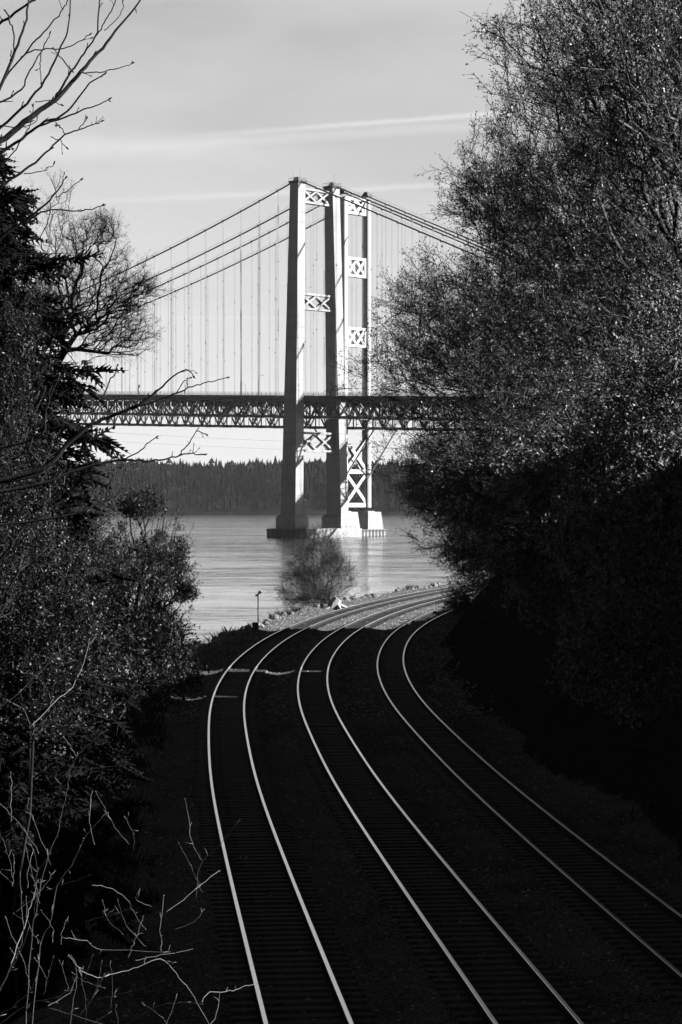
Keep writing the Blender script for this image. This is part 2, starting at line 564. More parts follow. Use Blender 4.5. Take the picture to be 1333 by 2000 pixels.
# one mass of far conifers: each a ragged stack of cones
def far_forest():
    Vs, Ts, Mi = [], [], []
    n = 0
    N = 4200
    x = rng.uniform(-520, 330, N); d_ = 16 + 230 * rng.random(N) ** 0.9
    z = hill_z(x, d_); y = SH + d_ + 40 * wav(x, x * 0, 0.002, 9)
    h = np.clip(rng.lognormal(2.74, 0.17, N), 6, 25) * (0.72 + 0.45 * (d_ > 60)) * (1 + 0.09 * wav(x, d_, 0.03, 31))
    r = h ** 0.8 * rng.uniform(0.28, 0.46, N)
    for k in range(N):
        broad = rng.random() < (0.10 if d_[k] > 30 else 0.5)
        tiers = 4 if not broad else 3
        for j in range(tiers):
            f0, f1 = j / tiers * 0.85 + 0.08, min(1.0, (j + 1.7) / tiers)
            rr = r[k] * ((1.05 - f0) if not broad else (1.5 - abs(f0 - 0.4)))
            a = rng.uniform(0, 6, 1) + np.arange(6) * pi / 3
            rad = rr * rng.uniform(0.65, 1.3, 6)
            ring = np.stack([x[k] + rad * np.cos(a), y[k] + rad * np.sin(a), z[k] + h[k] * (f0 + rng.uniform(-.03, .03, 6))], -1)
            top = np.array([[x[k] + rng.normal(0, .3), y[k], z[k] + h[k] * (f1 if not broad else f0 + .3)]])
            Vs.append(ring); Vs.append(top)
            for c_ in range(6):
                Ts.append((n + c_, n + (c_ + 1) % 6, n + 6)); Mi.append(1 if broad else 0)
            n += 7
    return np.concatenate(Vs), np.array(Ts), Mi


V, T_, Mi_ = far_forest()
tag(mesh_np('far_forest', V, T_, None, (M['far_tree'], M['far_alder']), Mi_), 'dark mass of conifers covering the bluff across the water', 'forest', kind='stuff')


# ------------------------------------------------------------------ tree machinery
def frames(D):
    """orthonormal frames whose third axis is D"""
    D = D / (np.linalg.norm(D, axis=1)[:, None] + 1e-9)
    ref = np.where(np.abs(D[:, 2:3]) > 0.9, np.array([[1.0, 0, 0]]), np.array([[0, 0, 1.0]]))
    A = np.cross(D, ref); A /= np.linalg.norm(A, axis=1)[:, None] + 1e-9
    B = np.cross(D, A)
    return A, B, D


def segs(P0, P1, R0, R1, sides=3):
    """prisms for many segments at once -> V, quads"""
    A, B, D = frames(P1 - P0)
    a = np.arange(sides) * 2 * pi / sides
    ring = A[:, None, :] * np.cos(a)[None, :, None] + B[:, None, :] * np.sin(a)[None, :, None]
    v0 = P0[:, None, :] + ring * R0[:, None, None]
    v1 = P1[:, None, :] + ring * R1[:, None, None]
    V = np.concatenate([v0, v1], 1).reshape(-1, 3)
    n = len(P0)
    k = np.arange(sides); k2 = (k + 1) % sides
    base = np.arange(n)[:, None] * 2 * sides
    q_ = np.stack([base + k, base + k2, base + sides + k2, base + sides + k], -1).reshape(-1, 4)
    return V, q_


class Skel:
    """nearest-path skeleton grown through target points"""
    def __init__(self, stem):
        stem = np.asarray(stem, float)
        n = 100000
        self.P = np.zeros((n, 3)); self.L = np.zeros(n); self.par = np.full(n, -1)
        self.n = 0
        for i_, p in enumerate(stem):
            self.P[self.n] = p
            if i_:
                self.par[self.n] = self.n - 1
                self.L[self.n] = self.L[self.n - 1] + np.linalg.norm(p - stem[i_ - 1])
            self.n += 1

    def grow(self, targets, alpha=0.5, step=0.8, wig=0.08, down=0.5, keep=0.0):
        o = np.argsort(np.linalg.norm(targets - self.P[0], axis=1))
        for p in targets[o]:
            Pn = self.P[:self.n]
            dv = p - Pn
            d = np.sqrt((dv * dv).sum(1))
            c = d + alpha * self.L[:self.n] + down * np.clip(-dv[:, 2], 0, None) + (0.6 * keep) * (np.arange(self.n) < 3)
            j = int(np.argmin(c))
            dj = d[j]
            if dj < 0.05: continue
            k = max(1, int(dj / step))
            q0 = Pn[j].copy()
            pj = self.par[j]
            mom = (q0 - self.P[pj]) if pj >= 0 else np.array([0, 0, 1.0])
            mom = mom / (np.linalg.norm(mom) + 1e-9) * dj * 0.3
            last = j
            for i_ in range(1, k + 1):
                f = i_ / k
                pt = q0 + (p - q0) * f + mom * f * (1 - f) + (rng.normal(0, wig, 3) * dj * f * (1 - f) * 2 if i_ < k else 0)
                self.P[self.n] = pt
                self.par[self.n] = last
                self.L[self.n] = self.L[last] + np.linalg.norm(pt - self.P[last])
                last = self.n
                self.n += 1

    def radii(self, r0, k=2.3, rmax=1.0):
        n = self.n
        acc = np.zeros(n)
        kids = np.zeros(n, int)
        for i_ in range(n - 1, -1, -1):
            a = acc[i_] if acc[i_] > 0 else r0 ** k
            acc[i_] = a
            if self.par[i_] >= 0:
                acc[self.par[i_]] += a
                kids[self.par[i_]] += 1
        self.R = np.minimum(acc ** (1 / k), rmax)
        self.kids = kids
        return self.R

    def wood(self, split):
        i_ = np.arange(1, self.n)
        i_ = i_[self.par[i_] >= 0]
        p = self.par[i_]
        r1 = self.R[i_]; r0 = np.minimum(self.R[p], r1 * 1.5)
        thick = r1 > split
        out = []
        for msk, sd in ((thick, 7), (~thick, 3)):
            out.append(segs(self.P[p[msk]], self.P[i_[msk]], r0[msk], r1[msk], sd))
        (v1, q1), (v2, q2) = out
        return (v1, q1), (v2, q2)


def ell(n, c, r, shell=0.5, clump=0, low=-1.0):
    """points in an ellipsoid, optionally gathered in clumps for an uneven outline"""
    c = np.asarray(c, float); r = np.asarray(r, float)
    out = []
    if clump:
        cc = rng.normal(size=(clump, 3)); cc /= np.linalg.norm(cc, axis=1)[:, None]
        cc *= (rng.random((clump, 1)) ** 0.45) * 0.95
        k = rng.integers(0, clump, n)
        p = cc[k] + rng.normal(0, 0.17, (n, 3))
    else:
        p = rng.normal(size=(n, 3)); p /= np.linalg.norm(p, axis=1)[:, None]
        p *= rng.random((n, 1)) ** shell
    p = p[p[:, 2] > low]
    return c + p * r


def twig_set(K, L, nsub, nleaf, leaf, rad, gen, bend=0.15, sub_len=0.4, up=0.3, lw=0.5, fold=False):
    """K little branch templates: axis +Z. Returns list of (V, tris, material index)."""
    outs = []
    for _ in range(K):
        V = []; T = []; mi_ = []

        def cone(p0, p1, r_, n_=3):
            d = p1 - p0
            A, B, _d = frames(d[None])
            b = len(V)
            for k in range(n_):
                a = 2 * pi * k / n_
                V.append(p0 + r_ * (cos(a) * A[0] + sin(a) * B[0]))
            V.append(p1)
            for k in range(n_):
                T.append((b + k, b + (k + 1) % n_, b + n_)); mi_.append(0)

        def lf(p, d, s):
            d = d / np.linalg.norm(d)
            A, B, _d = frames(d[None])
            a = gen.uniform(0, 2 * pi)
            sd = cos(a) * A[0] + sin(a) * B[0]
            nrm = np.cross(d, sd)
            b = len(V)
            w_ = s * lw * 0.5
            if fold:
                V.extend([p, p + d * s * 0.5 + sd * w_ + nrm * s * 0.1, p + d * s, p + d * s * 0.5 - sd * w_ + nrm * s * 0.1])
                T.append((b, b + 1, b + 2)); mi_.append(1)
                T.append((b, b + 2, b + 3)); mi_.append(1)
            else:
                V.extend([p, p + d * s * 0.55 + sd * w_ * 1.6, p + d * s - sd * w_ * .3])
                T.append((b, b + 1, b + 2)); mi_.append(1)

        pts = [np.zeros(3)]
        d = np.array([0, 0, 1.0])
        for k in range(3):
            d = d + gen.normal(0, bend, 3); d /= np.linalg.norm(d)
            pts.append(pts[-1] + d * L / 3)
        for k in range(3):
            cone(pts[k], pts[k + 1] + (pts[k + 1] - pts[k]) * 0.25, rad * (1 - 0.25 * k))
        tips = [(pts[3], d)]
        for k in range(nsub):
            f = gen.uniform(0.15, 0.95) * 3
            i_ = min(2, int(f)); p = pts[i_] + (pts[i_ + 1] - pts[i_]) * (f - i_)
            a = gen.uniform(0, 2 * pi)
            dd = np.array([cos(a), sin(a), gen.uniform(0.4, 1.3)]); dd /= np.linalg.norm(dd)
            e = p + dd * L * sub_len * gen.uniform(0.5, 1.1)
            cone(p, e, rad * 0.55)
            tips.append((e, dd)); tips.append((p + (e - p) * 0.6, dd))
        for k in range(nleaf):
            p, dd = tips[gen.integers(0, len(tips))]
            lf(p + gen.normal(0, leaf * 0.2, 3), dd + gen.normal(0, 0.6, 3), leaf * gen.uniform(0.6, 1.2))
        outs.append((np.array(V), np.array(T), np.array(mi_)))
    return outs


def place(temps, P, D, S):
    """copies of the templates at P along D with scale S -> V, tris, material index"""
    A, B, C_ = frames(D)
    roll = rng.uniform(0, 2 * pi, len(P))
    A2 = A * np.cos(roll)[:, None] + B * np.sin(roll)[:, None]
    B2 = np.cross(C_, A2)
    pick = rng.integers(0, len(temps), len(P))
    Vs = []; Ts = []; Ms = []; n = 0
    for k, (v, t, m_) in enumerate(temps):
        s = np.where(pick == k)[0]
        if not len(s): continue
        vv = (v[None, :, 0:1] * A2[s][:, None] + v[None, :, 1:2] * B2[s][:, None] + v[None, :, 2:3] * C_[s][:, None]) * S[s][:, None, None] + P[s][:, None]
        tt = t[None] + (np.arange(len(s)) * len(v))[:, None, None] + n
        Vs.append(vv.reshape(-1, 3)); Ts.append(tt.reshape(-1, 3)); Ms.append(np.tile(m_, len(s)))
        n += len(s) * len(v)
    return np.concatenate(Vs), np.concatenate(Ts), np.concatenate(Ms)


TW_BARE = twig_set(10, 0.95, 8, 13, 0.11, 0.016, rng)
TW_BUD = twig_set(8, 0.7, 6, 6, 0.06, 0.009, rng)
TW_LEAF = twig_set(10, 0.6, 4, 24, 0.12, 0.010, rng, lw=0.46)
TW_DIM = twig_set(10, 0.8, 4, 22, 0.16, 0.010, rng, lw=0.5)


def tree(name, label, cat, stem, targets, temps, twig_n, scale, wood_mat, twig_mat, leaf_mat, r0=0.012, k=2.35, alpha=0.5,
         step=0.8, wig=0.08, group=None, split=0.05, droop=0.0, rmax=0.5, down=0.5, outward=0.4, crown='crown', min_r=None):
    base = np.asarray(stem[0])
    root = empty(name, tuple(base))
    sk = Skel(stem)
    sk.grow(np.asarray(targets), alpha, step, wig=wig, down=down)
    sk.radii(r0, k, rmax)
    (v1, q1), (v2, q2) = sk.wood(split)
    if len(v1):
        mesh_np('trunk', v1, None, q1, (wood_mat,), None, True, root)
    # twigs at thin nodes
    R = sk.R
    idx = np.where((R < split * 0.8) & (np.arange(sk.n) > len(stem)))[0]
    wts = np.where(sk.kids[idx] == 0, 3.0, 1.0)
    pickn = rng.choice(idx, twig_n, p=wts / wts.sum())
    P = sk.P[pickn]; par = sk.par[pickn]
    D = P - sk.P[par]
    D = D / (np.linalg.norm(D, axis=1)[:, None] + 1e-9)
    c = np.mean(targets, axis=0)
    O = P - c; O /= np.linalg.norm(O, axis=1)[:, None] + 1e-9
    D = D + outward * O + rng.normal(0, 0.38, D.shape) + np.array([0, 0, 0.12 - droop])
    P = P - (P - sk.P[par]) * rng.random((twig_n, 1))
    S = scale * rng.uniform(0.6, 1.25, twig_n)
    V, T, mi_ = place(temps, P, D, S)
    # fine branches join the crown mesh
    Vall = np.concatenate([V, v2]) if len(v2) else V
    q2 = q2 + len(V)
    mi_all = np.concatenate([mi_, np.zeros(len(q2), int)])
    mesh_np(crown, Vall, T, q2, (twig_mat, leaf_mat), mi_all, False, root)
    tag(root, label, cat, group)
    return root


def stem_line(base, top, n=6, wob=0.15):
    base = np.asarray(base, float); top = np.asarray(top, float)
    f = np.linspace(0, 1, n)[:, None]
    p = base + (top - base) * f
    p[1:] += rng.normal(0, wob, (n - 1, 3)) * [1, 1, 0.3]
    return p


def gz(x, y):
    return float(height(np.array([x]), np.array([y]))[0])


def cl(x_px, y_px, Y, n, rx, ry, rz, clump=0, shell=0.5, low=-1.0):
    s = Y / FOC
    return ell(n, px(x_px, y_px, Y), (rx * s, ry, rz * s), shell, clump, low)


#@@TREES
# ------------------------------------------------------------------ trees on the landward bluff
def right_trees():
    def base(x, y):
        return (x, y, gz(x, y) - 0.3)
    # A: near tall one
    b = base(14.5, 72)
    tg = np.concatenate([cl(1290, 330, 70, 2400, 300, 4.5, 330, 45), cl(1310, 60, 70, 2200, 340, 4.5, 300, 40), cl(1240, 640, 70, 900, 260, 4, 220, 30)])
    tree('maple_tree', 'tallest bare budding tree on the right, its top leaving the picture above', 'tree', stem_line(b, (15.5, 71, b[2] + 9)),
         tg, TW_BARE, 6200, 1.0, M['bark'], M['twig'], M['bud'], alpha=0.55, r0=0.010)
    # B
    b = base(15, 97)
    tg = np.concatenate([cl(1130, 500, 97, 2700, 285, 6, 260, 60), cl(1060, 330, 97, 900, 150, 5, 180, 24), cl(1150, 800, 97, 900, 300, 5, 160, 26)])
    tree('alder_tree', 'broad bare tree right of the cables, its twigs covering the falling main cables', 'tree', stem_line(b, (15, 97, b[2] + 8)),
         tg, TW_BARE, 6500, 1.15, M['bark'], M['twig'], M['bud'], alpha=0.5, r0=0.010)
    # C
    b = base(15, 122)
    tg = np.concatenate([cl(968, 715, 122, 3000, 240, 6, 215, 60), cl(900, 930, 122, 900, 150, 5, 110, 30), cl(1020, 900, 122, 700, 200, 5, 200, 26)])
    tree('budding_tree', 'spreading tree with long limbs reaching left over the end of the bridge deck', 'tree', stem_line(b, (14.6, 122, b[2] + 3.5)),
         tg, TW_BARE, 8200, 1.2, M['bark_pale'], M['twig'], M['bud'], alpha=0.45, r0=0.011, down=0.2)
    # D
    b = base(14.5, 146)
    tg = np.concatenate([cl(990, 1030, 146, 1500, 165, 5, 130, 34), cl(930, 1120, 146, 600, 75, 3, 70, 16), cl(1080, 1000, 146, 800, 150, 5, 200, 20)])
    tree('shoreline_tree', 'low bushy tree overhanging the far bend of the tracks', 'tree', stem_line(b, (14, 146, b[2] + 3)),
         tg, TW_BARE, 4500, 1.2, M['bark'], M['twig'], M['bud'], alpha=0.4, r0=0.012, down=0.1)
    # E, F leafy hanging masses in the shade
    b = base(12.0, 60)
    tg = np.concatenate([cl(1260, 1020, 58, 1100, 210, 2.5, 250, 30), cl(1340, 760, 58, 700, 180, 2.5, 240, 20), cl(1190, 1230, 58, 500, 110, 2, 110, 14), cl(1240, 1310, 58, 320, 95, 1.6, 60, 8)])
    tree('leafy_tree', 'dark leafy tree drooping in clusters beside the rightmost rails', 'tree', stem_line(b, (11.0, 59, b[2] + 6)),
         tg, TW_DIM, 4200, 0.75, M['bark'], M['twig'], M['leaf_dim'], alpha=0.4, r0=0.010, droop=0.7, down=0.0)
    b = base(13.5, 88)
    tg = np.concatenate([cl(1100, 1010, 86, 1300, 200, 3.5, 190, 34), cl(1240, 900, 86, 900, 190, 3.5, 200, 24)])
    tree('evergreen_tree', 'dense leafy tree in shade on the bank, between the drooping tree and the bend', 'tree', stem_line(b, (13.0, 87, b[2] + 3)),
         tg, TW_DIM, 4200, 1.0, M['bark'], M['twig'], M['leaf_dim'], alpha=0.4, r0=0.012, droop=0.4, down=0.0)


right_trees()


# ------------------------------------------------------------------ lone bush at the shore
def shore_bush():
    Yb = 187
    b = px(641, 1181, Yb); b[2] = gz(b[0], Yb) - 0.1
    root = empty('shore_bush', tuple(b))
    c = px(622, 1125, Yb)
    sk = Skel([b, b + [0, 0, 0.25]])
    tg = np.concatenate([cl(618, 1135, Yb, 1300, 74, 3.0, 50, 34), cl(628, 1080, Yb, 500, 50, 2.2, 52, 18), cl(598, 1165, Yb, 300, 55, 2.5, 22, 10)])
    sk.grow(tg, 0.28, 0.55, wig=0.18, down=0.0)
    sk.radii(0.009, 2.3, 0.11)
    (v1, q1), (v2, q2) = sk.wood(0.035)
    mesh_np('stem', v1, None, q1, (M['bark'],), None, True, root)
    idx = np.where(sk.R < 0.03)[0]
    idx = idx[idx > 2]
    pk = rng.choice(idx, 7500)
    P = sk.P[pk]; D = P - b; D /= np.linalg.norm(D, axis=1)[:, None]
    V, T, mi_ = place(TW_BUD, P, D * .6 + rng.normal(0, 0.5, P.shape), rng.uniform(0.6, 1.2, len(P)))
    mesh_np('crown', np.concatenate([V, v2]), T, q2 + len(V), (M['twig'], M['bud']), np.concatenate([mi_, np.zeros(len(q2), int)]), False, root)
    tag(root, 'round fine-twigged bush standing alone at the water edge before the tower foot', 'bush')


shore_bush()


# ------------------------------------------------------------------ left side
def left_side():
    # bare tree behind the fir
    Yb = 75
    X0 = px(20, 0, Yb)[0]
    b = (X0, Yb, gz(X0, Yb) - 0.3)
    tg = np.concatenate([cl(190, 590, Yb, 1100, 135, 2.6, 95, 40), cl(208, 455, Yb, 170, 42, 1.2, 34, 9), cl(165, 470, Yb, 120, 40, 1.2, 40, 7), cl(250, 560, Yb, 260, 70, 2, 60, 12), cl(120, 500, Yb, 300, 90, 2, 120, 14), cl(235, 660, Yb, 260, 75, 1.5, 40)])
    tree('bare_tree', 'bare tree fanning its twigs across the left end of the cables', 'tree', stem_line(b, px(60, 760, Yb), 7, 0.1),
         tg, TW_BUD, 3800, 0.7, M['bark'], M['twig'], M['bud'], alpha=0.34, r0=0.0085, split=0.035, down=0.0, wig=0.22, step=0.5, outward=0.3)
    # madrone bush
    Yb = 90
    X0 = px(265, 0, Yb)[0]
    b = (X0, Yb, gz(X0, Yb) - 0.2)
    tg = np.concatenate([cl(275, 1130, Yb, 1000, 88, 2.2, 130, 30), cl(262, 1000, Yb, 200, 45, 1.2, 45, 8), cl(345, 1120, Yb, 160, 32, 1.0, 55, 6), cl(300, 1240, Yb, 260, 60, 1.6, 50), cl(200, 1200, Yb, 500, 90, 2, 150, 12)])
    tree('broadleaf_shrub', 'rounded glossy-leaved shrub standing against the water left of the tracks', 'shrub', stem_line(b, px(262, 1240, Yb), 4, 0.1),
         tg, TW_LEAF, 3000, 0.85, M['bark'], M['twig'], M['leaf'], alpha=0.6, r0=0.010, split=0.04, down=0.1)
    # tall shoots behind that shrub
    Yb = 96
    X0 = px(330, 0, Yb)[0]
    root = empty('thicket_shoots', (X0, Yb, gz(X0, Yb) - 0.2))
    for k in range(16):
        x1 = rng.uniform(290, 385); y1 = rng.uniform(955, 1060) + max(0, (x1 - 340)) * 0.8
        p1 = px(x1, y1, Yb + rng.uniform(-1, 1)); p0 = px(300 + rng.uniform(-30, 30), 1290, Yb)
        f = np.linspace(0, 1, 6)[:, None]
        pts = p0 + (p1 - p0) * f + np.sin(f * pi) * np.array([[-.25, 0, 0.2]])
        mb = MB().tube(pts, np.linspace(0.025, 0.007, 6), 4)
        for j in range(5):
            i_ = rng.uniform(0.45, 0.95); p = p0 + (p1 - p0) * i_
            mb.tube([p, p + np.array([rng.uniform(-.2, .3), rng.uniform(-.1, .1), rng.uniform(.15, .4)])], [0.009, 0.004], 3)
        mb.build('shoot', M['bark'], root)
    tag(root, 'thin upright leafless shoots rising behind the glossy shrub', 'shrub')
    # leafy sunlit climber in front of the fir and lower thickets
    specs = [
        (98, 175, 1345, 190, 2.5, 75, 900, 1300, 'shore_shrub', 'far low shrubs closing the gap between thicket and shore at the left', TW_DIM, 1.0),
        (39, 60, 1180, 130, 1.6, 260, 1300, 2000, 'holly_shrub', 'darkest dense thicket at the left, between the fir and the lower corner', TW_LEAF, 0.6),
        (34, 20, 900, 90, 1.2, 330, 1500, 1700, 'leafy_vine_tree', 'leafy climber with bright small leaves at the left picture edge, in front of the fir', TW_LEAF, 0.40),
        (60, 130, 1090, 120, 1.8, 170, 1300, 1900, 'leafy_shrub', 'dark leafy thicket filling the gap between fir and glossy shrub', TW_LEAF, 0.6),
        (48, 70, 1290, 150, 1.8, 150, 900, 1100, 'low_shrub', 'shaded low thicket beneath the leafy climber at the left edge', TW_DIM, 0.6),
        (72, 260, 1300, 110, 2.0, 90, 800, 1000, 'hanging_shrub', 'shaded shrub with hanging leaf clusters below the glossy shrub', TW_DIM, 0.75),
    ]
    for (Yb, xx, yy_, rx, ry, rz, n, tn, nm, lb, tp, sc) in specs:
        c = px(xx, yy_, Yb)
        b = (c[0] - (1.0 if xx < 50 else 0.2), Yb, gz(c[0], Yb) - 0.2)
        tg = cl(xx, yy_, Yb, n, rx, ry, rz, 34)
        low = c.copy(); low[0] -= 0.9 if xx < 50 else 0; low[2] = min(c[2], c[2] - rz * Yb / FOC * 0.8)
        if low[2] < b[2] + 0.3: low[2] = b[2] + 0.4
        tree(nm, lb, 'shrub', stem_line(b, low, 4, 0.08), tg, tp, tn, sc, M['bark'], M['twig'], M['leaf'], alpha=0.5, r0=0.006, split=0.025, down=0.1, rmax=0.03,
             droop=0.5 if tp is TW_DIM else 0.0)


left_side()


# fir with drooping boughs
def fir(name, label, base, H, prof, nb, seed, group=None):
    g = np.random.default_rng(seed)
    root = empty(name, tuple(base))
    # spray template: flat spray of needled twigs
    temps = []
    for _ in range(6):
        V = []; T = []; mi_ = []

        def blade(p, d, s, wdt, m_=1):
            d = d / np.linalg.norm(d)
            A, B, _d = frames(d[None])
            b_ = len(V)
            for k in range(3):
                a = 2 * pi * k / 3
                V.append(p + d * s * 0.08 + wdt * (cos(a) * A[0] + sin(a) * B[0]))
            V.append(p); V.append(p + d * s)
            for k in range(3):
                T.append((b_ + k, b_ + (k + 1) % 3, b_ + 4)); mi_.append(m_)
        L = 0.5
        for k in range(5):
            f = k / 5
            for sg in (-1, 1):
                p = np.array([0, 0, L * f]) + g.normal(0, .01, 3)
                d = np.array([sg * 0.9, g.normal(0, .25), 0.75])
                blade(p, d, 0.22 * (1.05 - f) * g.uniform(.7, 1.2), 0.034)
        blade(np.zeros(3), np.array([0, 0, 1.0]), L * 1.1, 0.034)
        # stray needles
        for k in range(4):
            p = np.array([g.normal(0, .05), g.normal(0, .02), g.uniform(0, L)])
            blade(p, np.array([g.normal(0, 1), g.normal(0, .6), .7]), 0.08, 0.006)
        temps.append((np.array(V), np.array(T), np.array(mi_)))
    base = np.asarray(base, float)
    tr = MB().tube([base + [0, 0, H * f] for f in np.linspace(0, 1, 12)], np.linspace(0.22, 0.02, 12), 8)
    tr.build('trunk', M['bark'], root, True)
    P = []; D = []; S = []
    wood = MB()
    for k in range(nb):
        f = g.random() ** 0.85
        z = f * H
        r = np.interp(f, prof[0], prof[1]) * g.uniform(0.55, 1.12)
        a = g.uniform(0, 2 * pi)
        o = np.array([cos(a), sin(a), 0])
        p0 = base + [0, 0, z]
        n = 6
        t = np.linspace(0, 1, n)[:, None]
        pts = p0 + o * r * t + np.array([0, 0, 1.0]) * (r * (0.15 * t - 0.42 * t * t + 0.16 * t ** 4)) + g.normal(0, 0.02, (n, 3)) + np.array([0, 0, 1.0]) * (r * g.normal(0, .22) * t)
        wood.tube(pts, np.linspace(0.022, 0.006, n), 3, False)
        m_ = int(3 + r * 6)
        ff = g.random(m_) ** 0.7
        pp = np.stack([np.interp(ff, t[:, 0], pts[:, c_]) for c_ in range(3)], -1)
        side = np.cross(o, [0, 0, 1.0])
        pp = pp + g.normal(0, 0.07, (m_, 3)) + np.array([0, 0, -0.10])
        dd = o + side * g.normal(0, 0.75, m_)[:, None] + np.array([0, 0, 1.0]) * g.normal(-0.45, 0.45, m_)[:, None] + g.normal(0, 0.15, (m_, 3))
        P.append(pp); D.append(dd); S.append(g.uniform(0.5, 1.15, m_) * (0.68 + 0.34 * min(r, 1.6)))
    V, T, mi_ = place(temps, np.concatenate(P), np.concatenate(D), np.concatenate(S))
    wood.build('branch', M['bark'], root)
    mesh_np('foliage', V, T, None, (M['twig'], M['needle']), mi_, False, root)
    tag(root, label, 'tree', group)
    return root


Yf = 42
Xf = px(-45, 0, Yf)[0]
zf = gz(Xf, Yf) - 0.2
Hf = CAM_Z + (HOR - 270) / FOC * Yf - zf
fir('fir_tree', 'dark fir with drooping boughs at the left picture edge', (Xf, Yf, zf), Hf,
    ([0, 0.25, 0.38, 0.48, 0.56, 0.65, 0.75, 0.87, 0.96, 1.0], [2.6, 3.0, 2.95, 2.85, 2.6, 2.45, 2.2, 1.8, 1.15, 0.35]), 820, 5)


# foreground limbs, traced as real branches that hang off trunks standing left of the frame
def limb_tree(name, label, Yc, limbs, base, head, mb_mat, tw_mat, side=2.2, bud=0.05, rmin=0.0035, name_p='branch', dy=0.6, cat='tree', trunk_r=0.16, start=None, thick=1.0):
    s = Yc / FOC
    base = np.asarray(base, float); head = np.asarray(head, float)
    root = empty(name, tuple(base))
    MB().tube([base + (head - base) * f for f in np.linspace(0, 1, 7)], np.linspace(trunk_r, trunk_r * 0.55, 7), 8).build('trunk', mb_mat, root, True)
    for lb in limbs:
        if start is not None and lb[0][0] <= 135: lb = [(start, lb[0][1] + 40, lb[0][2])] + list(lb)
        pts2 = np.array([[p[0], p[1]] for p in lb], float)
        rr = [p[2] if len(p) > 2 else None for p in lb]
        xs_ = [i_ for i_, r_ in enumerate(rr) if r_ is not None]
        rad = np.interp(np.arange(len(lb)), xs_, [rr[i_] for i_ in xs_]) * s * thick
        y0 = Yc + rng.uniform(-dy, dy); dslope = rng.uniform(-dy, dy)
        P = np.array([px(a[0], a[1], y0 + dslope * k / len(lb)) for k, a in enumerate(pts2)])
        # smooth
        t = np.linspace(0, len(P) - 1, (len(P) - 1) * 5 + 1)
        Q = np.zeros((len(t), 3))
        for i_, tt in enumerate(t):
            k = min(int(tt), len(P) - 2); u = tt - k
            p0, p1, p2, p3 = P[max(k - 1, 0)], P[k], P[k + 1], P[min(k + 2, len(P) - 1)]
            Q[i_] = 0.5 * ((2 * p1) + (-p0 + p2) * u + (2 * p0 - 5 * p1 + 4 * p2 - p3) * u * u + (-p0 + 3 * p1 - 3 * p2 + p3) * u ** 3)
        Q[1:-1] += rng.normal(0, 1.0 * s, (len(Q) - 2, 3))
        R = np.maximum(np.interp(t, np.arange(len(P)), rad), rmin)
        mb = MB().tube(Q, R, 6)
        length = np.linalg.norm(np.diff(Q, axis=0), axis=1).sum()
        for j in range(max(1, int(length * side))):
            k = rng.integers(2, len(Q) - 1)
            d = Q[k] - Q[k - 1]; d /= np.linalg.norm(d)
            v = d * rng.uniform(0.4, 1.2) + rng.normal(0, 0.6, 3) + [0, 0, 0.3]; v /= np.linalg.norm(v)
            ln = rng.uniform(4, 20) * s
            e = Q[k] + v * ln
            mb.tube([Q[k], Q[k] + v * ln * 0.5 + rng.normal(0, ln * 0.06, 3), e], [R[k] * 0.55 + 0.001, R[k] * 0.4 + .001, R[k] * 0.35 + 0.001], 4)
            if bud: budm(mb, e, v, bud * rng.uniform(0.5, 1.1))
        if bud:
            d = Q[-1] - Q[-3]; d /= np.linalg.norm(d)
            budm(mb, Q[-1], d, bud * 1.2)
            budm(mb, Q[-1], d + rng.normal(0, 0.4, 3), bud)
        mb.build(name_p, tw_mat, root, True)
    tag(root, label, cat)
    return root


def budm(mb, p, d, L):
    d = np.asarray(d, float); d /= np.linalg.norm(d)
    mb.tube([p, p + d * L * 0.35, p + d * L * 0.7, p + d * L], [L * 0.10, L * 0.2, L * 0.16, L * 0.02], 5)


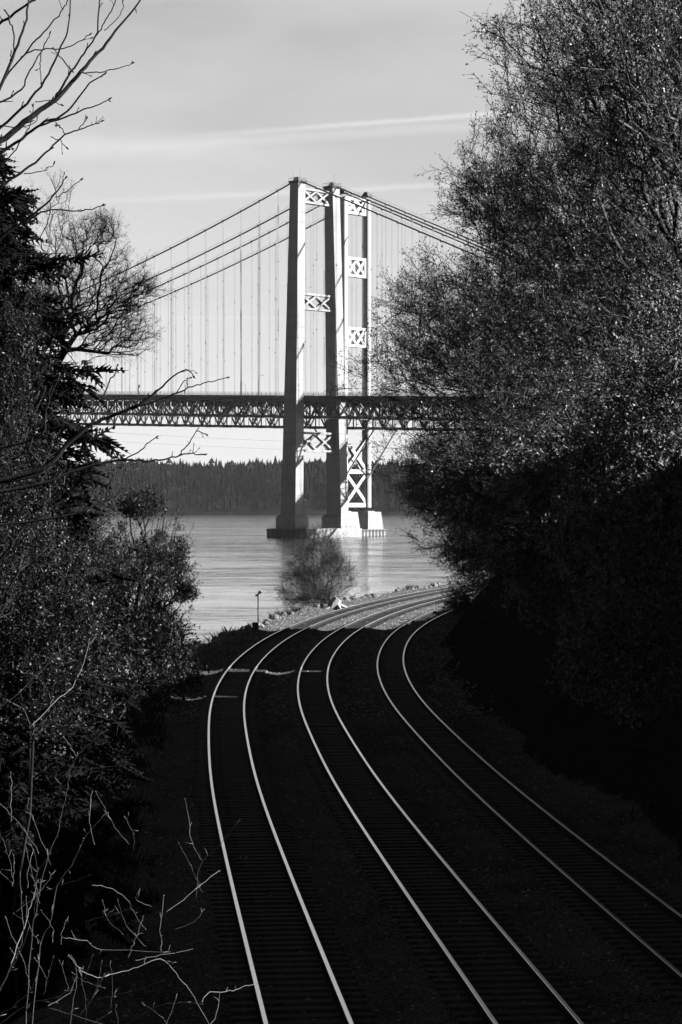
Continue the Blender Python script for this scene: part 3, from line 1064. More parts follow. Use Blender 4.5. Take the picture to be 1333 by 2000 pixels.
TOP = [
    [(-60, 325, 8), (0, 279, 6.5), (60, 230, 6), (110, 195, 5), (160, 140, 4), (200, 95, 3.2), (245, 40, 2.2), (285, -12, 1.6)],
    [(110, 192, 2.8), (135, 150), (165, 105, 2), (190, 65), (196, -10, 1.5)],
    [(-60, 240, 4.5), (-10, 190, 3.6), (25, 115, 3), (50, 50, 2.5), (60, -12, 2)],
    [(-60, 85, 3.5), (-10, 52, 3), (30, 27, 2.5), (78, -10, 2)],
    [(-40, 290, 3), (30, 225), (80, 170, 2.2), (115, 105, 1.8), (135, 50, 1.4), (139, -8, 1.2)],
    [(-20, 195, 2), (50, 105), (85, 65), (120, 25), (133, 3, 1)],
    [(-40, 215, 2.2), (35, 182), (60, 140), (85, 95), (98, 68, 1)],
    [(50, 108, 1.5), (75, 97), (120, 97), (150, 87), (175, 70, .9)],
    [(155, 141, 1.6), (190, 142), (230, 135), (258, 125, .9)],
    [(145, 142, 1.5), (125, 118), (108, 98, .9)],
    [(-60, 345, 4), (30, 280, 3), (80, 245), (130, 220, 2), (175, 165), (203, 147, 1)],
    [(80, 246, 2), (140, 225), (180, 210), (213, 195, .9)],
    [(-60, 405, 4), (0, 365, 3), (40, 340), (90, 300, 2), (130, 262), (165, 250), (198, 238, .9)],
    [(130, 262, 1), (120, 250), (115, 245, .9)],
    [(155, 252, 1), (165, 240), (170, 233, .8)],
    [(-20, 480, 3.5), (50, 430, 2.5), (85, 405), (115, 372), (128, 350, 1)],
    [(60, 428, 2), (100, 410), (145, 412), (175, 410), (200, 402, .9)],
    [(110, 385, 1.2), (135, 372), (158, 352, .9)],
    [(48, 340, 1.2), (75, 336), (95, 328), (106, 322, .8)],
    [(100, 268, 1.0), (118, 275), (130, 287, .8)],
    [(10, 20, 1.6), (22, 40), (30, 75), (28, 110, 1.4)],
    [(190, 70, 1.2), (205, 45), (222, 18), (230, -8, 1)],
    [(205, 60, 1), (235, 30), (245, -8, .9)],
    [(82, 105, 1.2), (80, 130), (82, 160, .8)],
    [(70, 200, 1.0), (100, 198), (120, 205, .7)],
    [(-20, 240, 1.4), (30, 250), (70, 240), (75, 225, .8)],
    [(10, 320, 1.4), (45, 270), (62, 240), (66, 210, .8)],
]
trx = px(-190, 0, 27)[0]
limb_tree('overhanging_maple', 'budding bare maple whose dark limbs reach in at the upper left corner', 27, TOP, (trx, 27, gz(trx, 27) - 0.3), px(-170, 60, 27), M['bark'], M['bark'])
LOW = [
    [(60, 925, 6), (150, 850, 5), (200, 820, 4), (260, 797, 3), (300, 770, 2.2), (340, 735, 1.6), (365, 722, 1.2), (378, 733, .9)],
    [(255, 799, 2), (300, 785), (345, 768, 1.6), (385, 752, 1.3), (415, 745, 1.1), (443, 738, .9)],
    [(345, 768, 1.1), (360, 745), (372, 738, .8)],
    [(60, 950, 4), (130, 925, 3.6), (200, 905, 3.2), (240, 898, 2.6), (280, 900, 2.2), (320, 898, 1.8), (360, 888, 1.4), (398, 888, 1)],
    [(240, 898, 1.6), (275, 880), (290, 865), (305, 855, .9)],
    [(350, 890, 1.5), (370, 865), (385, 840), (395, 832, .8)],
    [(385, 840, .9), (395, 845), (403, 848, 1.2)],
    [(205, 772, 1.7), (215, 745), (225, 730), (230, 715, 1)],
    [(240, 905, 1.1), (252, 920), (268, 913, .8)],
    [(120, 1010, 2.5), (190, 985, 1.8), (220, 970), (240, 955, 1)],
    [(205, 978, 1.0), (214, 955), (216, 942, 1)],
    [(284, 790, 1.1), (272, 770), (272, 758, .9)],
    [(60, 860, 2.5), (90, 800), (105, 760), (130, 720, 1)],
    [(70, 930, 2.5), (60, 880), (75, 830), (110, 800, 1)],
]
x2 = px(-200, 0, 30)[0]
limb_tree('leaning_sapling', 'slender budding sapling whose twigs cross in front of the bridge deck', 30, LOW, (x2, 30, gz(x2, 30) - 0.2), px(-200, 880, 30), M['bark'], M['bark'], trunk_r=0.09, start=-200)
BOT = [
    [(-10, 2010, 3.4), (0, 1940, 3), (20, 1890), (45, 1830, 2.2), (43, 1770), (40, 1705, 1.3)],
    [(20, 1890, 2), (45, 1820), (60, 1770), (75, 1720, 1.2)],
    [(50, 2040, 3), (60, 1860, 2.4), (70, 1780), (90, 1690), (115, 1620), (130, 1550, 1.6), (140, 1500), (160, 1468), (205, 1428, 1)],
    [(150, 1478, 1), (140, 1460), (125, 1440, .8)],
    [(60, 2040, 2.5), (80, 1850, 2), (100, 1800), (112, 1730), (140, 1690), (165, 1640), (203, 1592, 1)],
    [(130, 2040, 2.5), (148, 1930, 2), (148, 1885), (135, 1867, 1.2)],
    [(135, 1865, 1.2), (155, 1893, 1.8), (185, 1909), (215, 1905), (260, 1893, 1.8), (315, 1875, 1.7), (350, 1910), (380, 1950), (408, 2000, 1.6)],
    [(395, 1958, 1.4), (410, 1940), (450, 1937), (475, 1928), (502, 1922, 1)],
    [(180, 1730, .9), (215, 1735), (250, 1758, 1.2), (262, 1785), (285, 1815, 1.2)],
    [(395, 1680, 1), (377, 1650), (370, 1600), (362, 1562, .8)],
    [(384, 1755, 1.1), (393, 1690), (430, 1650), (468, 1603, .9)],
    [(325, 1782, 1), (380, 1740), (428, 1702, .9)],
    [(210, 2030, 1.4), (300, 1970), (350, 1960), (395, 1962, 1)],
    [(95, 1970, 1.2), (160, 1990), (240, 2010, 1)],
    [(-10, 1560, 1.6), (30, 1600), (60, 1640), (75, 1665, 1)],
    [(100, 1690, 1.1), (70, 1610), (60, 1590, .8)],
    [(120, 1830, 1.3), (170, 1840), (200, 1855), (330, 1860, .8)],
    [(10, 1790, 1.2), (30, 1840), (50, 1890), (60, 1930, 1)],
    [(0, 2000, 1.4), (60, 1960), (110, 1950), (140, 1930, 1)],
    [(380, 2030, 1.2), (420, 1990), (430, 1940, .8)],
    [(340, 2030, 1.2), (320, 1990), (280, 1960, .8)],
    [(60, 1420, 1.6), (110, 1370), (150, 1330), (175, 1250, 1)],
    [(-20, 1400, 2.2), (40, 1350), (90, 1300), (160, 1240), (250, 1200, 1)],
]
for k in range(44):
    xa = rng.uniform(-30, 400); ya = rng.uniform(1640, 2060) - (60 if xa < 150 else 0)
    dx = rng.normal(10, 45); dy_ = -rng.uniform(20, 110)
    BOT.append([(xa, ya, 1.0), (xa + dx * .5 + rng.normal(0, 8), ya + dy_ * .45), (xa + dx, ya + dy_, .7)])
x3 = px(20, 0, 16)[0]
limb_tree('bramble_bush', 'tangle of thin sunlit bare stems in the lower left corner', 16, BOT, (x3, 16, gz(x3, 16) - 0.1), px(30, 2060, 16), M['bark_pale'], M['twig_pale'],
          side=4, bud=0.012, rmin=0.0013, name_p='stem', dy=1.2, cat='bush', trunk_r=0.03, thick=0.42)


#@@BRIDGE
# ------------------------------------------------------------------ the two bridges
A_ = np.array([-0.7071, 0.7071, 0.0])     # along the decks, away to the left
U_ = np.array([0.7071, 0.7071, 0.0])      # across the decks
ZU = np.array([0, 0, 1.0])
C0 = np.array([-11.5, 908.0, 0.0])


_ZS = 1.0          # the older bridge stands farther off and is drawn 2.4 % larger, about the eye height


def W(t, s, z, C=C0):
    return C + (A_ * t + U_ * s) * _ZS + ZU * (CAM_Z + (z - CAM_Z) * _ZS)


def xbrace(mb, s0, s1, z0, z1, C, n=2, fr=0.9, rb=0.75, th=1.6, t0=0.0, cross=True):
    """open portal brace between two legs: frame and n crosses"""
    h = th / 2
    mb.box(W(t0, (s0 + s1) / 2, z1 - fr / 2, C), A_ * h, U_ * (s1 - s0) / 2, ZU * fr / 2)
    mb.box(W(t0, (s0 + s1) / 2, z0 + fr / 2, C), A_ * h, U_ * (s1 - s0) / 2, ZU * fr / 2)
    for s in (s0 + fr * 0.6, s1 - fr * 0.6):
        mb.box(W(t0, s, (z0 + z1) / 2, C), A_ * (h - .01), U_ * fr * 0.6, ZU * ((z1 - z0) / 2 - fr))
    w_ = (s1 - s0 - 2 * fr) / n
    for k in range(n):
        a, b = s0 + fr + k * w_, s0 + fr + (k + 1) * w_
        mb.bar(W(t0, a, z0 + fr, C), W(t0, b, z1 - fr, C), rb, th * 0.80, up=A_)
        mb.bar(W(t0, a, z1 - fr, C), W(t0, b, z0 + fr, C), rb, th * 0.78, up=A_)
    return mb


def cable_z(t, zs, zd0):
    return np.where(t > 0, zs - 0.290 * t + 0.0003 * t * t, zs + 0.405 * t)


def bridge(name, label, C, old):
    root = empty(name, tuple(C))
    tag(root, label, 'bridge')
    zs = 155.6 if old else 157.3
    sc = 7.6 if old else 10.9          # cable planes
    sd = 7.2 if old else 9.3           # trusses
    dz0 = 61.0 if old else 62.4
    gr_ = 0.037 if old else 0.041
    dep = 10.0 if old else 7.4
    zd = lambda t: dz0 + gr_ * t

    # tower
    if not old:
        for sg in (-1, 1):
            mb = MB()
            zz = [10.4, 30, 60, 100, 130, 155.5]
            for a, b in zip(zz[:-1], zz[1:]):
                fa, fb = (a - 10.4) / 145, (b - 10.4) / 145
                sa, sb = sg * (14.1 - 3.5 * fa), sg * (14.1 - 3.5 * fb)
                la, lb = 4.6 - 2.0 * fa, 4.6 - 2.0 * fb
                wa, wb = 2.35 - 0.15 * fa, 2.35 - 0.15 * fb
                mb.frustum(W(0, sa, a, C), A_ * la, U_ * wa, W(0, sb, b, C), A_ * lb, U_ * wb)
            mb.build('tower_leg', M['concrete'], root)
            mb = MB()
            mb.frustum(W(0, sg * 14.1, 4.0, C), A_ * 6.2, U_ * 4.0, W(0, sg * 14.1, 8.6, C), A_ * 6.2, U_ * 4.0)
            mb.frustum(W(0, sg * 14.1, 8.6, C), A_ * 6.2, U_ * 4.0, W(0, sg * 14.1, 10.4, C), A_ * 4.9, U_ * 2.7)
            mb.build('leg_plinth', M['concrete'], root)
            # saddle housing with rails and masts
            mb = MB()
            mb.frustum(W(0, sg * 10.6, 155.5, C), A_ * 2.9, U_ * 2.4, W(0, sg * 10.6, 156.6, C), A_ * 3.3, U_ * 2.8)
            mb.frustum(W(0, sg * 10.9, 156.6, C), A_ * 2.2, U_ * 0.9, W(0, sg * 10.9, 158.4, C), A_ * 1.0, U_ * 0.7)
            for a in (-3.1, -1.5, 0, 1.5, 3.1):
                for b in (-2.6, 2.6):
                    mb.bar(W(a, sg * 10.6 + b, 156.6, C), W(a, sg * 10.6 + b, 157.9, C), .12, .12, up=A_)
            for b in (-2.6, 2.6):
                mb.bar(W(-3.1, sg * 10.6 + b, 157.9, C), W(3.1, sg * 10.6 + b, 157.9, C), .12, .12)
            mb.tube([W(-1.5, sg * 10.6, 156.5, C), W(-1.5, sg * 10.6, 162.0, C)], .08, 4)
            mb.tube([W(1.5, sg * 10.6 - 1, 156.5, C), W(1.5, sg * 10.6 - 1, 160.0, C)], .08, 4)
            mb.build('saddle', M['steel_dark'], root)
        for z0, z1, s_in in ((147.3, 154.0, 8.7), (100.4, 107.8, 9.7), (37.8, 46.6, 11.2)):
            xbrace(MB(), -s_in, s_in, z0, z1, C, 2, 0.95, 0.85, 2.6).build('portal_brace', M['concrete'], root)
        mb = MB()
        mb.box(W(0, 0, 1.2, C), A_ * 12.5, U_ * 17, ZU * 2.8)
        mb.build('caisson', M['concrete'], root)
        mb = MB()
        mb.box(W(0, -17.25, 1.4, C), A_ * 12.6, U_ * 0.24, ZU * 2.2)
        for a in np.arange(-12, 12.1, 3.0):
            mb.bar(W(a, -17.55, -1, C), W(a, -17.55, 3.4, C), .3, .2, up=A_)
        mb.box(W(0, -17.5, 3.3, C), A_ * 12.7, U_ * .3, ZU * .35)
        mb.build('fender', M['steel_dark'], root)
        mb = MB()
        for a in np.linspace(-12, 12, 9):
            mb.bar(W(a, -16.6, 4.0, C), W(a, -16.6, 5.2, C), .1, .1, up=A_)
        mb.bar(W(-12, -16.6, 5.2, C), W(12, -16.6, 5.2, C), .08, .08)
        for a in np.linspace(-16, 16, 12):
            mb.bar(W(-12.2, a, 4.0, C), W(-12.2, a, 5.2, C), .1, .1, up=A_)
        mb.bar(W(-12.2, -16.6, 5.2, C), W(-12.2, 16.6, 5.2, C), .08, .08)
        mb.build('caisson_railing', M['steel'], root)
    else:
        for sg in (-1, 1):
            mb = MB()
            s = sg * 7.6
            mb.box(W(0, s, 83.4, C), A_ * 2.1, U_ * 0.85, ZU * 71.9)
            mb.box(W(0, s, 83.3, C), A_ * 1.1, U_ * 1.35, ZU * 71.8)
            for a in (-1.6, 1.6):
                mb.box(W(a, s, 83.2, C), A_ * 0.22, U_ * 1.2, ZU * 71.7)
            mb.build('tower_leg', M['steel_pale'], root)
            mb = MB()
            mb.frustum(W(0, s, 3.0, C), A_ * 6.0, U_ * 5.2, W(0, s, 11.2, C), A_ * 5.2, U_ * 4.3)
            mb.frustum(W(0, s, 11.2, C), A_ * 3.2, U_ * 2.3, W(0, s, 11.6, C), A_ * 3.0, U_ * 2.1)
            mb.build('leg_plinth', M['concrete'], root)
            mb = MB()
            mb.frustum(W(0, s, 155.2, C), A_ * 2.4, U_ * 1.6, W(0, s, 157.4, C), A_ * 0.9, U_ * 0.8)
            for a in (-2.3, 0, 2.3):
                mb.bar(W(a, s + 1.4, 155, C), W(a, s + 1.4, 156.8, C), .12, .12, up=A_)
            mb.build('saddle', M['steel_dark'], root)
        for z0, z1 in ((146.2, 153.8), (117.8, 126.8), (86.0, 95.0)):
            xbrace(MB(), -6.5, 6.5, z0, z1, C, 2, 1.3, 1.5, 2.6).build('portal_brace', M['steel_pale'], root)
        for z0, z1 in ((13.4, 28.6), (28.6, 43.5)):
            mb = MB()
            mb.box(W(0, 0, z0 + 0.9, C), A_ * 1.1, U_ * 6.4, ZU * 1.0)
            mb.bar(W(0, -6.4, z0 + 1.9, C), W(0, 6.4, z1 - .1, C), 1.7, 1.9, up=A_)
            mb.bar(W(0, -6.4, z1 - .1, C), W(0, 6.4, z0 + 1.9, C), 1.7, 1.85, up=A_)
            mb.build('cross_brace', M['steel_pale'], root)
        mb = MB()
        mb.box(W(0, 0, 0.7, C), A_ * 9.5, U_ * 11.5, ZU * 2.6)
        mb.build('caisson', M['concrete'], root)
        mb = MB()
        for s in np.arange(-11, 11.1, 2.2):
            mb.bar(W(-9.7, s, -1, C), W(-9.7, s, 3.5, C), .28, .3, up=A_)
        mb.bar(W(-9.85, -11.4, 2.9, C), W(-9.85, 11.4, 2.9, C), .25, .25)
        mb.build('fender', M['steel_dark'], root)
        # struts from the legs to the trusses
        for sg in (-1, 1):
            for d_ in (-19, 19):
                MB().bar(W(0, sg * 7.6, 25.5, C), W(d_, sg * 7.2, zd(d_) - dep - 2.2, C), 0.55, 0.55).build('stay_strut', M['steel_pale'], root)

    # cables and hangers
    T0, T1 = -232.0, 420.0
    for sg in (-1, 1):
        t = np.concatenate([np.linspace(T0, 0, 24), np.linspace(6, T1, 50)])
        z = cable_z(t, zs, 0)
        pts = [W(a, sg * sc, b, C) for a, b in zip(t, z)]
        MB().tube(pts, 0.36 if not old else 0.34, 8).build('main_cable', M['cable'], root, True)
        hp_ = [W(a, sg * sc, b + 1.25, C) for a, b in zip(t, z)]
        MB().tube(hp_, 0.045, 4).build('handrail_wire', M['hanger'], root)
    tp = np.concatenate([np.arange(-12.2, T0, -12.2), np.arange(12.2, T1, 12.2)])
    for sg in (-1, 1):
        for t in tp:
            zc = float(cable_z(np.array(t), zs, 0)); zb = zd(t) - 1.5
            if zc - zb < 2: continue
            mb = MB()
            for o in (-0.28, 0.28):
                mb.tube([W(t + o, sg * sc, zc, C), W(t + o, sg * sc, zb, C)], 0.075, 4, False)
            mb.box(W(t, sg * sc, zc, C), A_ * 0.45, U_ * 0.46, ZU * 0.5)
            for f in (0.33, 0.66):
                if zc - zb > 25: mb.box(W(t, sg * sc, zb + (zc - zb) * f, C), A_ * 0.4, U_ * 0.12, ZU * 0.2)
            mb.build('suspender', M['hanger'], root)
    # deck
    f0, f1 = T0, T1
    mb = MB()
    c0, c1 = W(f0, 0, zd(f0) - 0.3, C), W(f1, 0, zd(f1) - 0.3, C)
    mb.frustum(c0, U_ * (sd + 0.7), ZU * 0.3, c1, U_ * (sd + 0.7), ZU * 0.3)
    mb.build('road_deck', M['asphalt'], root)
    for sg in (-1, 1):
        mb = MB()
        e = sd + 0.75
        mb.bar(W(f0, sg * e, zd(f0) - 0.45, C), W(f1, sg * e, zd(f1) - 0.45, C), 0.25, 1.3)
        mb.build('edge_girder', M['steel'], root)
        mb = MB()
        for h_ in (0.6, 1.15, 1.6):
            mb.bar(W(f0, sg * e, zd(f0) + h_, C), W(f1, sg * e, zd(f1) + h_, C), 0.09, 0.09)
        for t in np.arange(f0, f1, 3.05):
            mb.bar(W(t, sg * e, zd(t), C), W(t, sg * e, zd(t) + 1.6, C), 0.12, 0.12, up=A_)
        mb.build('railing', M['steel'], root)
    # stiffening trusses: Warren with verticals
    P = 6.1
    ts = np.arange(-219.6, T1 - P, P)
    top = lambda t: zd(t) - 1.75
    bot = lambda t: zd(t) - 1.75 - dep
    for sg in (-1, 1):
        for fn in (top, bot):
            MB().bar(W(f0, sg * sd, fn(f0), C), W(f1, sg * sd, fn(f1), C), 0.8, 0.9 if fn is top else 1.15).build('chord', M['steel'], root)
        dm = None
        for k, t in enumerate(ts):
            if abs(t) > 260 and t > 0: continue
            a, b = (t, t + P) if k % 2 == 0 else (t + P, t)
            MB().bar(W(a, sg * sd, bot(a) + .4, C), W(b, sg * sd, top(b) - .3, C), 0.5, 0.62, up=U_).build('truss_diagonal', M['steel'], root)
            if k % 2 == 0 or True:
                MB().bar(W(t, sg * sd, bot(t) + .5, C), W(t, sg * sd, top(t) - .4, C), 0.45, 0.42, up=A_).build('truss_post', M['steel'], root)
    # floor beams with their sway frames
    for k, t in enumerate(ts):
        if t > 260: continue
        mb = MB()
        mb.bar(W(t, -sd + .4, top(t) + .35, C), W(t, sd - .4, top(t) + .35, C), 0.4, 1.5)
        if k % 2 == 0:
            mb.bar(W(t, -sd + .4, bot(t), C), W(t, sd - .4, bot(t), C), 0.35, 0.5)
            mb.bar(W(t, -sd + .3, bot(t) + .3, C), W(t, 0, top(t) - .3, C), 0.3, 0.35)
            mb.bar(W(t, sd - .3, bot(t) + .3, C), W(t, 0, top(t) - .3, C), 0.3, 0.35)
        mb.build('floor_beam', M['steel'], root)
        if k % 2 == 0:
            MB().bar(W(t, -sd, bot(t) + .1, C), W(t + P, sd, bot(t + P) + .1, C), 0.3, 0.3).bar(W(t + P, -sd, bot(t) - .3, C), W(t + 2 * P, sd, bot(t + P) - .3, C), 0.3, 0.3).build('lateral_brace', M['steel'], root)
    return root, zd, sd


CN = C0
CO = C0 + U_ * 45.5 + A_ * 20.0
bn, zdn, sdn = bridge('concrete_bridge', 'nearer suspension bridge with massive pale concrete tower legs', CN, False)
_ZS = 1.024
bo, zdo, sdo = bridge('steel_bridge', 'farther suspension bridge with slender steel tower legs and crossed bracing', CO, True)


def lamp(t, s, C, zd, label, arm):
    root = empty('street_lamp', tuple(W(t, s, zd(t), C)))
    MB().tube([W(t, s, zd(t) - .2, C), W(t, s, zd(t) + 8.0, C)], [.16, .10], 6).build('pole', M['steel'], root)
    MB().tube([W(t, s, zd(t) + 7.9, C), W(t, s + arm * .7, zd(t) + 8.9, C), W(t, s + arm * 2.2, zd(t) + 9.3, C)], .08, 5).build('arm', M['steel'], root)
    MB().box(W(t, s + arm * 2.5, zd(t) + 9.25, C), A_ * .16, U_ * .45, ZU * .1).build('lamp_head', M['steel'], root)
    tag(root, label, 'street lamp', 'street lamps along the bridge decks')


def t_at(xp, s, C):
    p = W(0, s, 0, C); p[2] = 0; k = (xp - 667) / FOC
    return (p[0] - k * p[1]) / (0.7071 + k * 0.7071) / _ZS


for xp, C, zd, s, lb in (
        (506, CN, zdn, -9.9, 'street lamp on the nearer bridge, just left of the front tower leg'),
        (254, CN, zdn, -9.9, 'street lamp on the nearer bridge, near the left end of the visible deck'),
        (481, CO, zdo, 7.8, 'pale short-looking street lamp on the farther deck, left of the front tower leg'),
        (697, CO, zdo, -7.8, 'street lamp between the two legs of the steel tower'),
        (240, CO, zdo, 7.8, 'street lamp on the farther deck beside the leftmost near lamp')):
    _ZS = 1.0 if C is CN else 1.024
    lamp(t_at(xp, s, C), s, C, zd, lb, 1 if s < 0 else -1)

_ZS = 1.0
# wires that cross the strait beyond the bridges
for k, (ya, yb_) in enumerate(((838, 856), (855, 872))):
    pts = [px(x, ya + (yb_ - ya) * (x - 100) / 460 + 6 * math.sin((x - 100) / 900 * pi), 1700) for x in np.linspace(-300, 1100, 30)]
    o = MB().tube(pts, 0.07, 4).build('power_line', M['hanger'], None)
    tag(o, ('upper' if k == 0 else 'lower') + ' of the two faint wires sagging across the strait beneath the decks', 'power line')


#@@TRACKS
# ------------------------------------------------------------------ railway tracks
tie_me = None


def railway(off, label):
    c = track_pt(off, 60.0)
    root = empty('railway_track', (float(c[0]), float(c[1]), RAIL_Z - 0.2))
    tag(root, label, 'railway track', 'railway tracks curving along the shore')
    yv = np.concatenate([np.arange(14, 60, 1.0), np.arange(60, 300, 1.5)])
    for sg in (-1, 1):
        cx, cy = track_pt(off + sg * 0.7525, yv)
        cen = np.stack([cx, cy, np.full(len(cx), RAIL_Z)], -1)
        d = np.gradient(cen, axis=0); d /= np.linalg.norm(d, axis=1)[:, None]
        rt = np.cross(d, ZU)
        prof = [(-.044, -.004), (-.036, 0), (.036, 0), (.044, -.004), (.044, -.036), (.009, -.05), (.009, -.14), (.075, -.155), (.075, -.165), (-.075, -.165), (-.075, -.155), (-.009, -.14), (-.009, -.05), (-.044, -.036)]
        prof = prof[::-1]
        k = len(prof)
        V = np.concatenate([cen[:, None] + rt[:, None] * np.array([p[0] for p in prof])[None, :, None] + ZU * np.array([p[1] for p in prof])[None, :, None]], 0).reshape(-1, 3)
        n = len(cen)
        i_ = np.arange(n - 1)[:, None] * k; j = np.arange(k)[None]; j2 = (np.arange(k) + 1) % k
        q_ = np.stack([i_ + j, i_ + j2, i_ + k + j2, i_ + k + j], -1).reshape(-1, 4)
        # polished running surface, dull sides
        topset = set()
        for a in range(k):
            b = (a + 1) % k
            if prof[a][1] > -0.01 and prof[b][1] > -0.01: topset.add(a)
        mi_ = np.tile(np.array([0 if a in topset else 1 for a in range(k)]), n - 1)
        mesh_np('rail', V, None, q_, (M['rail_dimmed'] if off > 4 else M['rail'], M['rail_side']), mi_, False, root)
    # ties
    global tie_me
    if tie_me is None:
        mb = MB(); mb.frustum((0, 0, -.2), (1.3, 0, 0), (0, .125, 0), (0, 0, 0), (1.29, 0, 0), (0, .115, 0))
        o = mb.build('tie', M['tie']); tie_me = o.data
        bpy.data.objects.remove(o)
        mb = MB(); mb.frustum((0, 0, 0), (.09, 0, 0), (0, .17, 0), (0, 0, .02), (.088, 0, 0), (0, .168, 0))
    g = np.random.default_rng(int(off * 10 + 100))
    yt = np.cumsum(g.normal(0.52, 0.02, 600)) + 20
    yt = yt[yt < 290]
    V = []; Q = []; nn = 0
    vb = np.array([v.co for v in tie_me.vertices]); qb = np.array([list(p.vertices) for p in tie_me.polygons])
    for i_, y in enumerate(yt):
        cx, cy = track_pt(off, y)
        a = -math.atan(float(_slope(y))) + g.normal(0, .01)
        z = RAIL_Z - 0.165 + g.normal(0, .006)
        sl = g.uniform(.97, 1.03)
        if i_ < 298:
            o = bpy.data.objects.new('tie', tie_me)
            col.objects.link(o)
            o.location = (cx - root.location.x, cy - root.location.y, z - root.location.z)
            o.rotation_euler = (0, 0, a)
            o.scale = (sl, 1, 1)
            o.parent = root
        else:
            v = vb * [sl, 1, 1]
            V.append(np.stack([v[:, 0] * cos(a) - v[:, 1] * sin(a) + cx, v[:, 0] * sin(a) + v[:, 1] * cos(a) + cy, v[:, 2] + z], -1))
            Q.append(qb + nn); nn += 8
    o = mesh_np('distant_ties', np.concatenate(V), None, np.concatenate(Q), (M['tie'],), None, False, root)
    o['kind'] = 'stuff'


railway(-4.05, 'railway track nearest the water, its rails farthest left at the picture bottom')
railway(0.0, 'middle railway track of the three')
railway(4.25, 'railway track closest to the wooded bank, rails coloured dimmer as if mirroring trees, running to the right edge')


# ballast stones: lit stretch and darker near part
def stones(n, m0, m1, y0, y1, r0, r1, name, material, seed, zoff=0.0):
    g = np.random.default_rng(seed)
    y = g.uniform(y0, y1, n); m_ = g.uniform(m0, m1, n)
    x, y = track_pt(m_, y)
    z = height(x, y) + zoff
    base = np.array([(1, 0, 0), (-1, 0, 0), (0, 1, 0), (0, -1, 0), (0, 0, 1), (0, 0, -1)], float)
    tr = np.array([(0, 2, 4), (2, 1, 4), (1, 3, 4), (3, 0, 4), (2, 0, 5), (1, 2, 5), (3, 1, 5), (0, 3, 5)])
    r = g.uniform(r0, r1, n)
    a = g.uniform(0, 2 * pi, n)
    v = base[None] * r[:, None, None] * g.uniform(.6, 1.3, (n, 6, 1)) * np.array([1, 1, .7])
    vx = v[..., 0] * np.cos(a)[:, None] - v[..., 1] * np.sin(a)[:, None]
    vy = v[..., 0] * np.sin(a)[:, None] + v[..., 1] * np.cos(a)[:, None]
    V = np.stack([vx + x[:, None], vy + y[:, None], v[..., 2] + z[:, None]], -1)
    T = tr[None] + (np.arange(n) * 6)[:, None, None]
    return mesh_np(name, V.reshape(-1, 3), T.reshape(-1, 3), None, (material,))


tag(stones(13000, -8.6, 8.0, 90, 235, 0.04, 0.10, 'ballast', M['stone'], 3), 'crushed stone ballast between and beside the rails', 'ballast', kind='stuff')
tag(stones(4500, -8.0, 7.4, 25, 90, 0.03, 0.06, 'near_ballast', M['stone'], 4), 'crushed stone ballast in the shaded near stretch', 'ballast', kind='stuff')


# shore rocks, one by one where they show
def blob(r, seed, sq=(1, 1, .7), mat_=None, name='rock', loc=(0, 0, 0), parent=None, n1=5, n2=8):
    g = np.random.default_rng(seed)
    V = [(0, 0, -r * sq[2])]
    for i_ in range(1, n1):
        th = pi * i_ / n1
        for j in range(n2):
            ph = 2 * pi * j / n2 + g.uniform(-.2, .2)
            k = r * g.uniform(.72, 1.15)
            V.append((k * sin(th) * cos(ph) * sq[0], k * sin(th) * sin(ph) * sq[1], -k * cos(th) * sq[2]))
    V.append((0, 0, r * sq[2]))
    T = []; Q = []
    for j in range(n2):
        T.append((0, 1 + (j + 1) % n2, 1 + j))
        b = 1 + (n1 - 2) * n2
        T.append((len(V) - 1, b + j, b + (j + 1) % n2))
    for i_ in range(n1 - 2):
        for j in range(n2):
            a = 1 + i_ * n2 + j; b = 1 + i_ * n2 + (j + 1) % n2
            Q.append((a, b, b + n2, a + n2))
    o = mesh_np(name, np.array(V), T, Q, (mat_ or M['rock'],), None, False, parent)
    o.location = loc
    return o


g = np.random.default_rng(12)
for k in range(110):
    y = g.uniform(112, 232); m_ = -8.3 - g.uniform(-0.9, 1.2)
    x, y2 = track_pt(m_, y)
    r = g.uniform(0.18, 0.5)
    o = blob(r, 100 + k, (g.uniform(.8, 1.4), g.uniform(.8, 1.3), .7), loc=(float(x), float(y2), gz(float(x), float(y2)) + r * .2))
    tag(o, 'grey boulder of the riprap edge between tracks and water', 'rock', 'riprap boulders along the water edge')

# pale stump by the bush
p = px(659, 1187, 184)
st = empty('tree_stump', (p[0], 184, gz(p[0], 184)))
mb = MB(); mb.tube([(p[0] - .35, 184, gz(p[0], 184) - .3), (p[0] - .2, 184, gz(p[0], 184) + .5), (p[0] + .1, 184, gz(p[0], 184) + .95)], [.75, .55, .42], 9)
mb.build('stump_wood', M['drift'], st)
mb = MB()
for k in range(5):
    a = k * 1.25
    b = np.array([p[0], 184, gz(p[0], 184) + .1])
    mb.tube([b + [0, 0, .35], b + [cos(a) * .8, sin(a) * .8, .05], b + [cos(a) * 1.4, sin(a) * 1.4, -.15]], [.25, .16, .06], 5)
mb.build('stump_root', M['drift'], st)
tag(st, 'bleached stump in the sun at the foot of the round bush', 'stump')
# shadow-dark logs
p = px(672, 1180, 190)
lg = MB().tube([p + [-.3, 0, -.4], p + [1.6, .6, -.35], p + [3.4, 1.0, -.2]], [.28, .25, .2], 8).build('driftwood_log', M['drift'])
tag(lg, 'log lying right of the bleached stump', 'log')
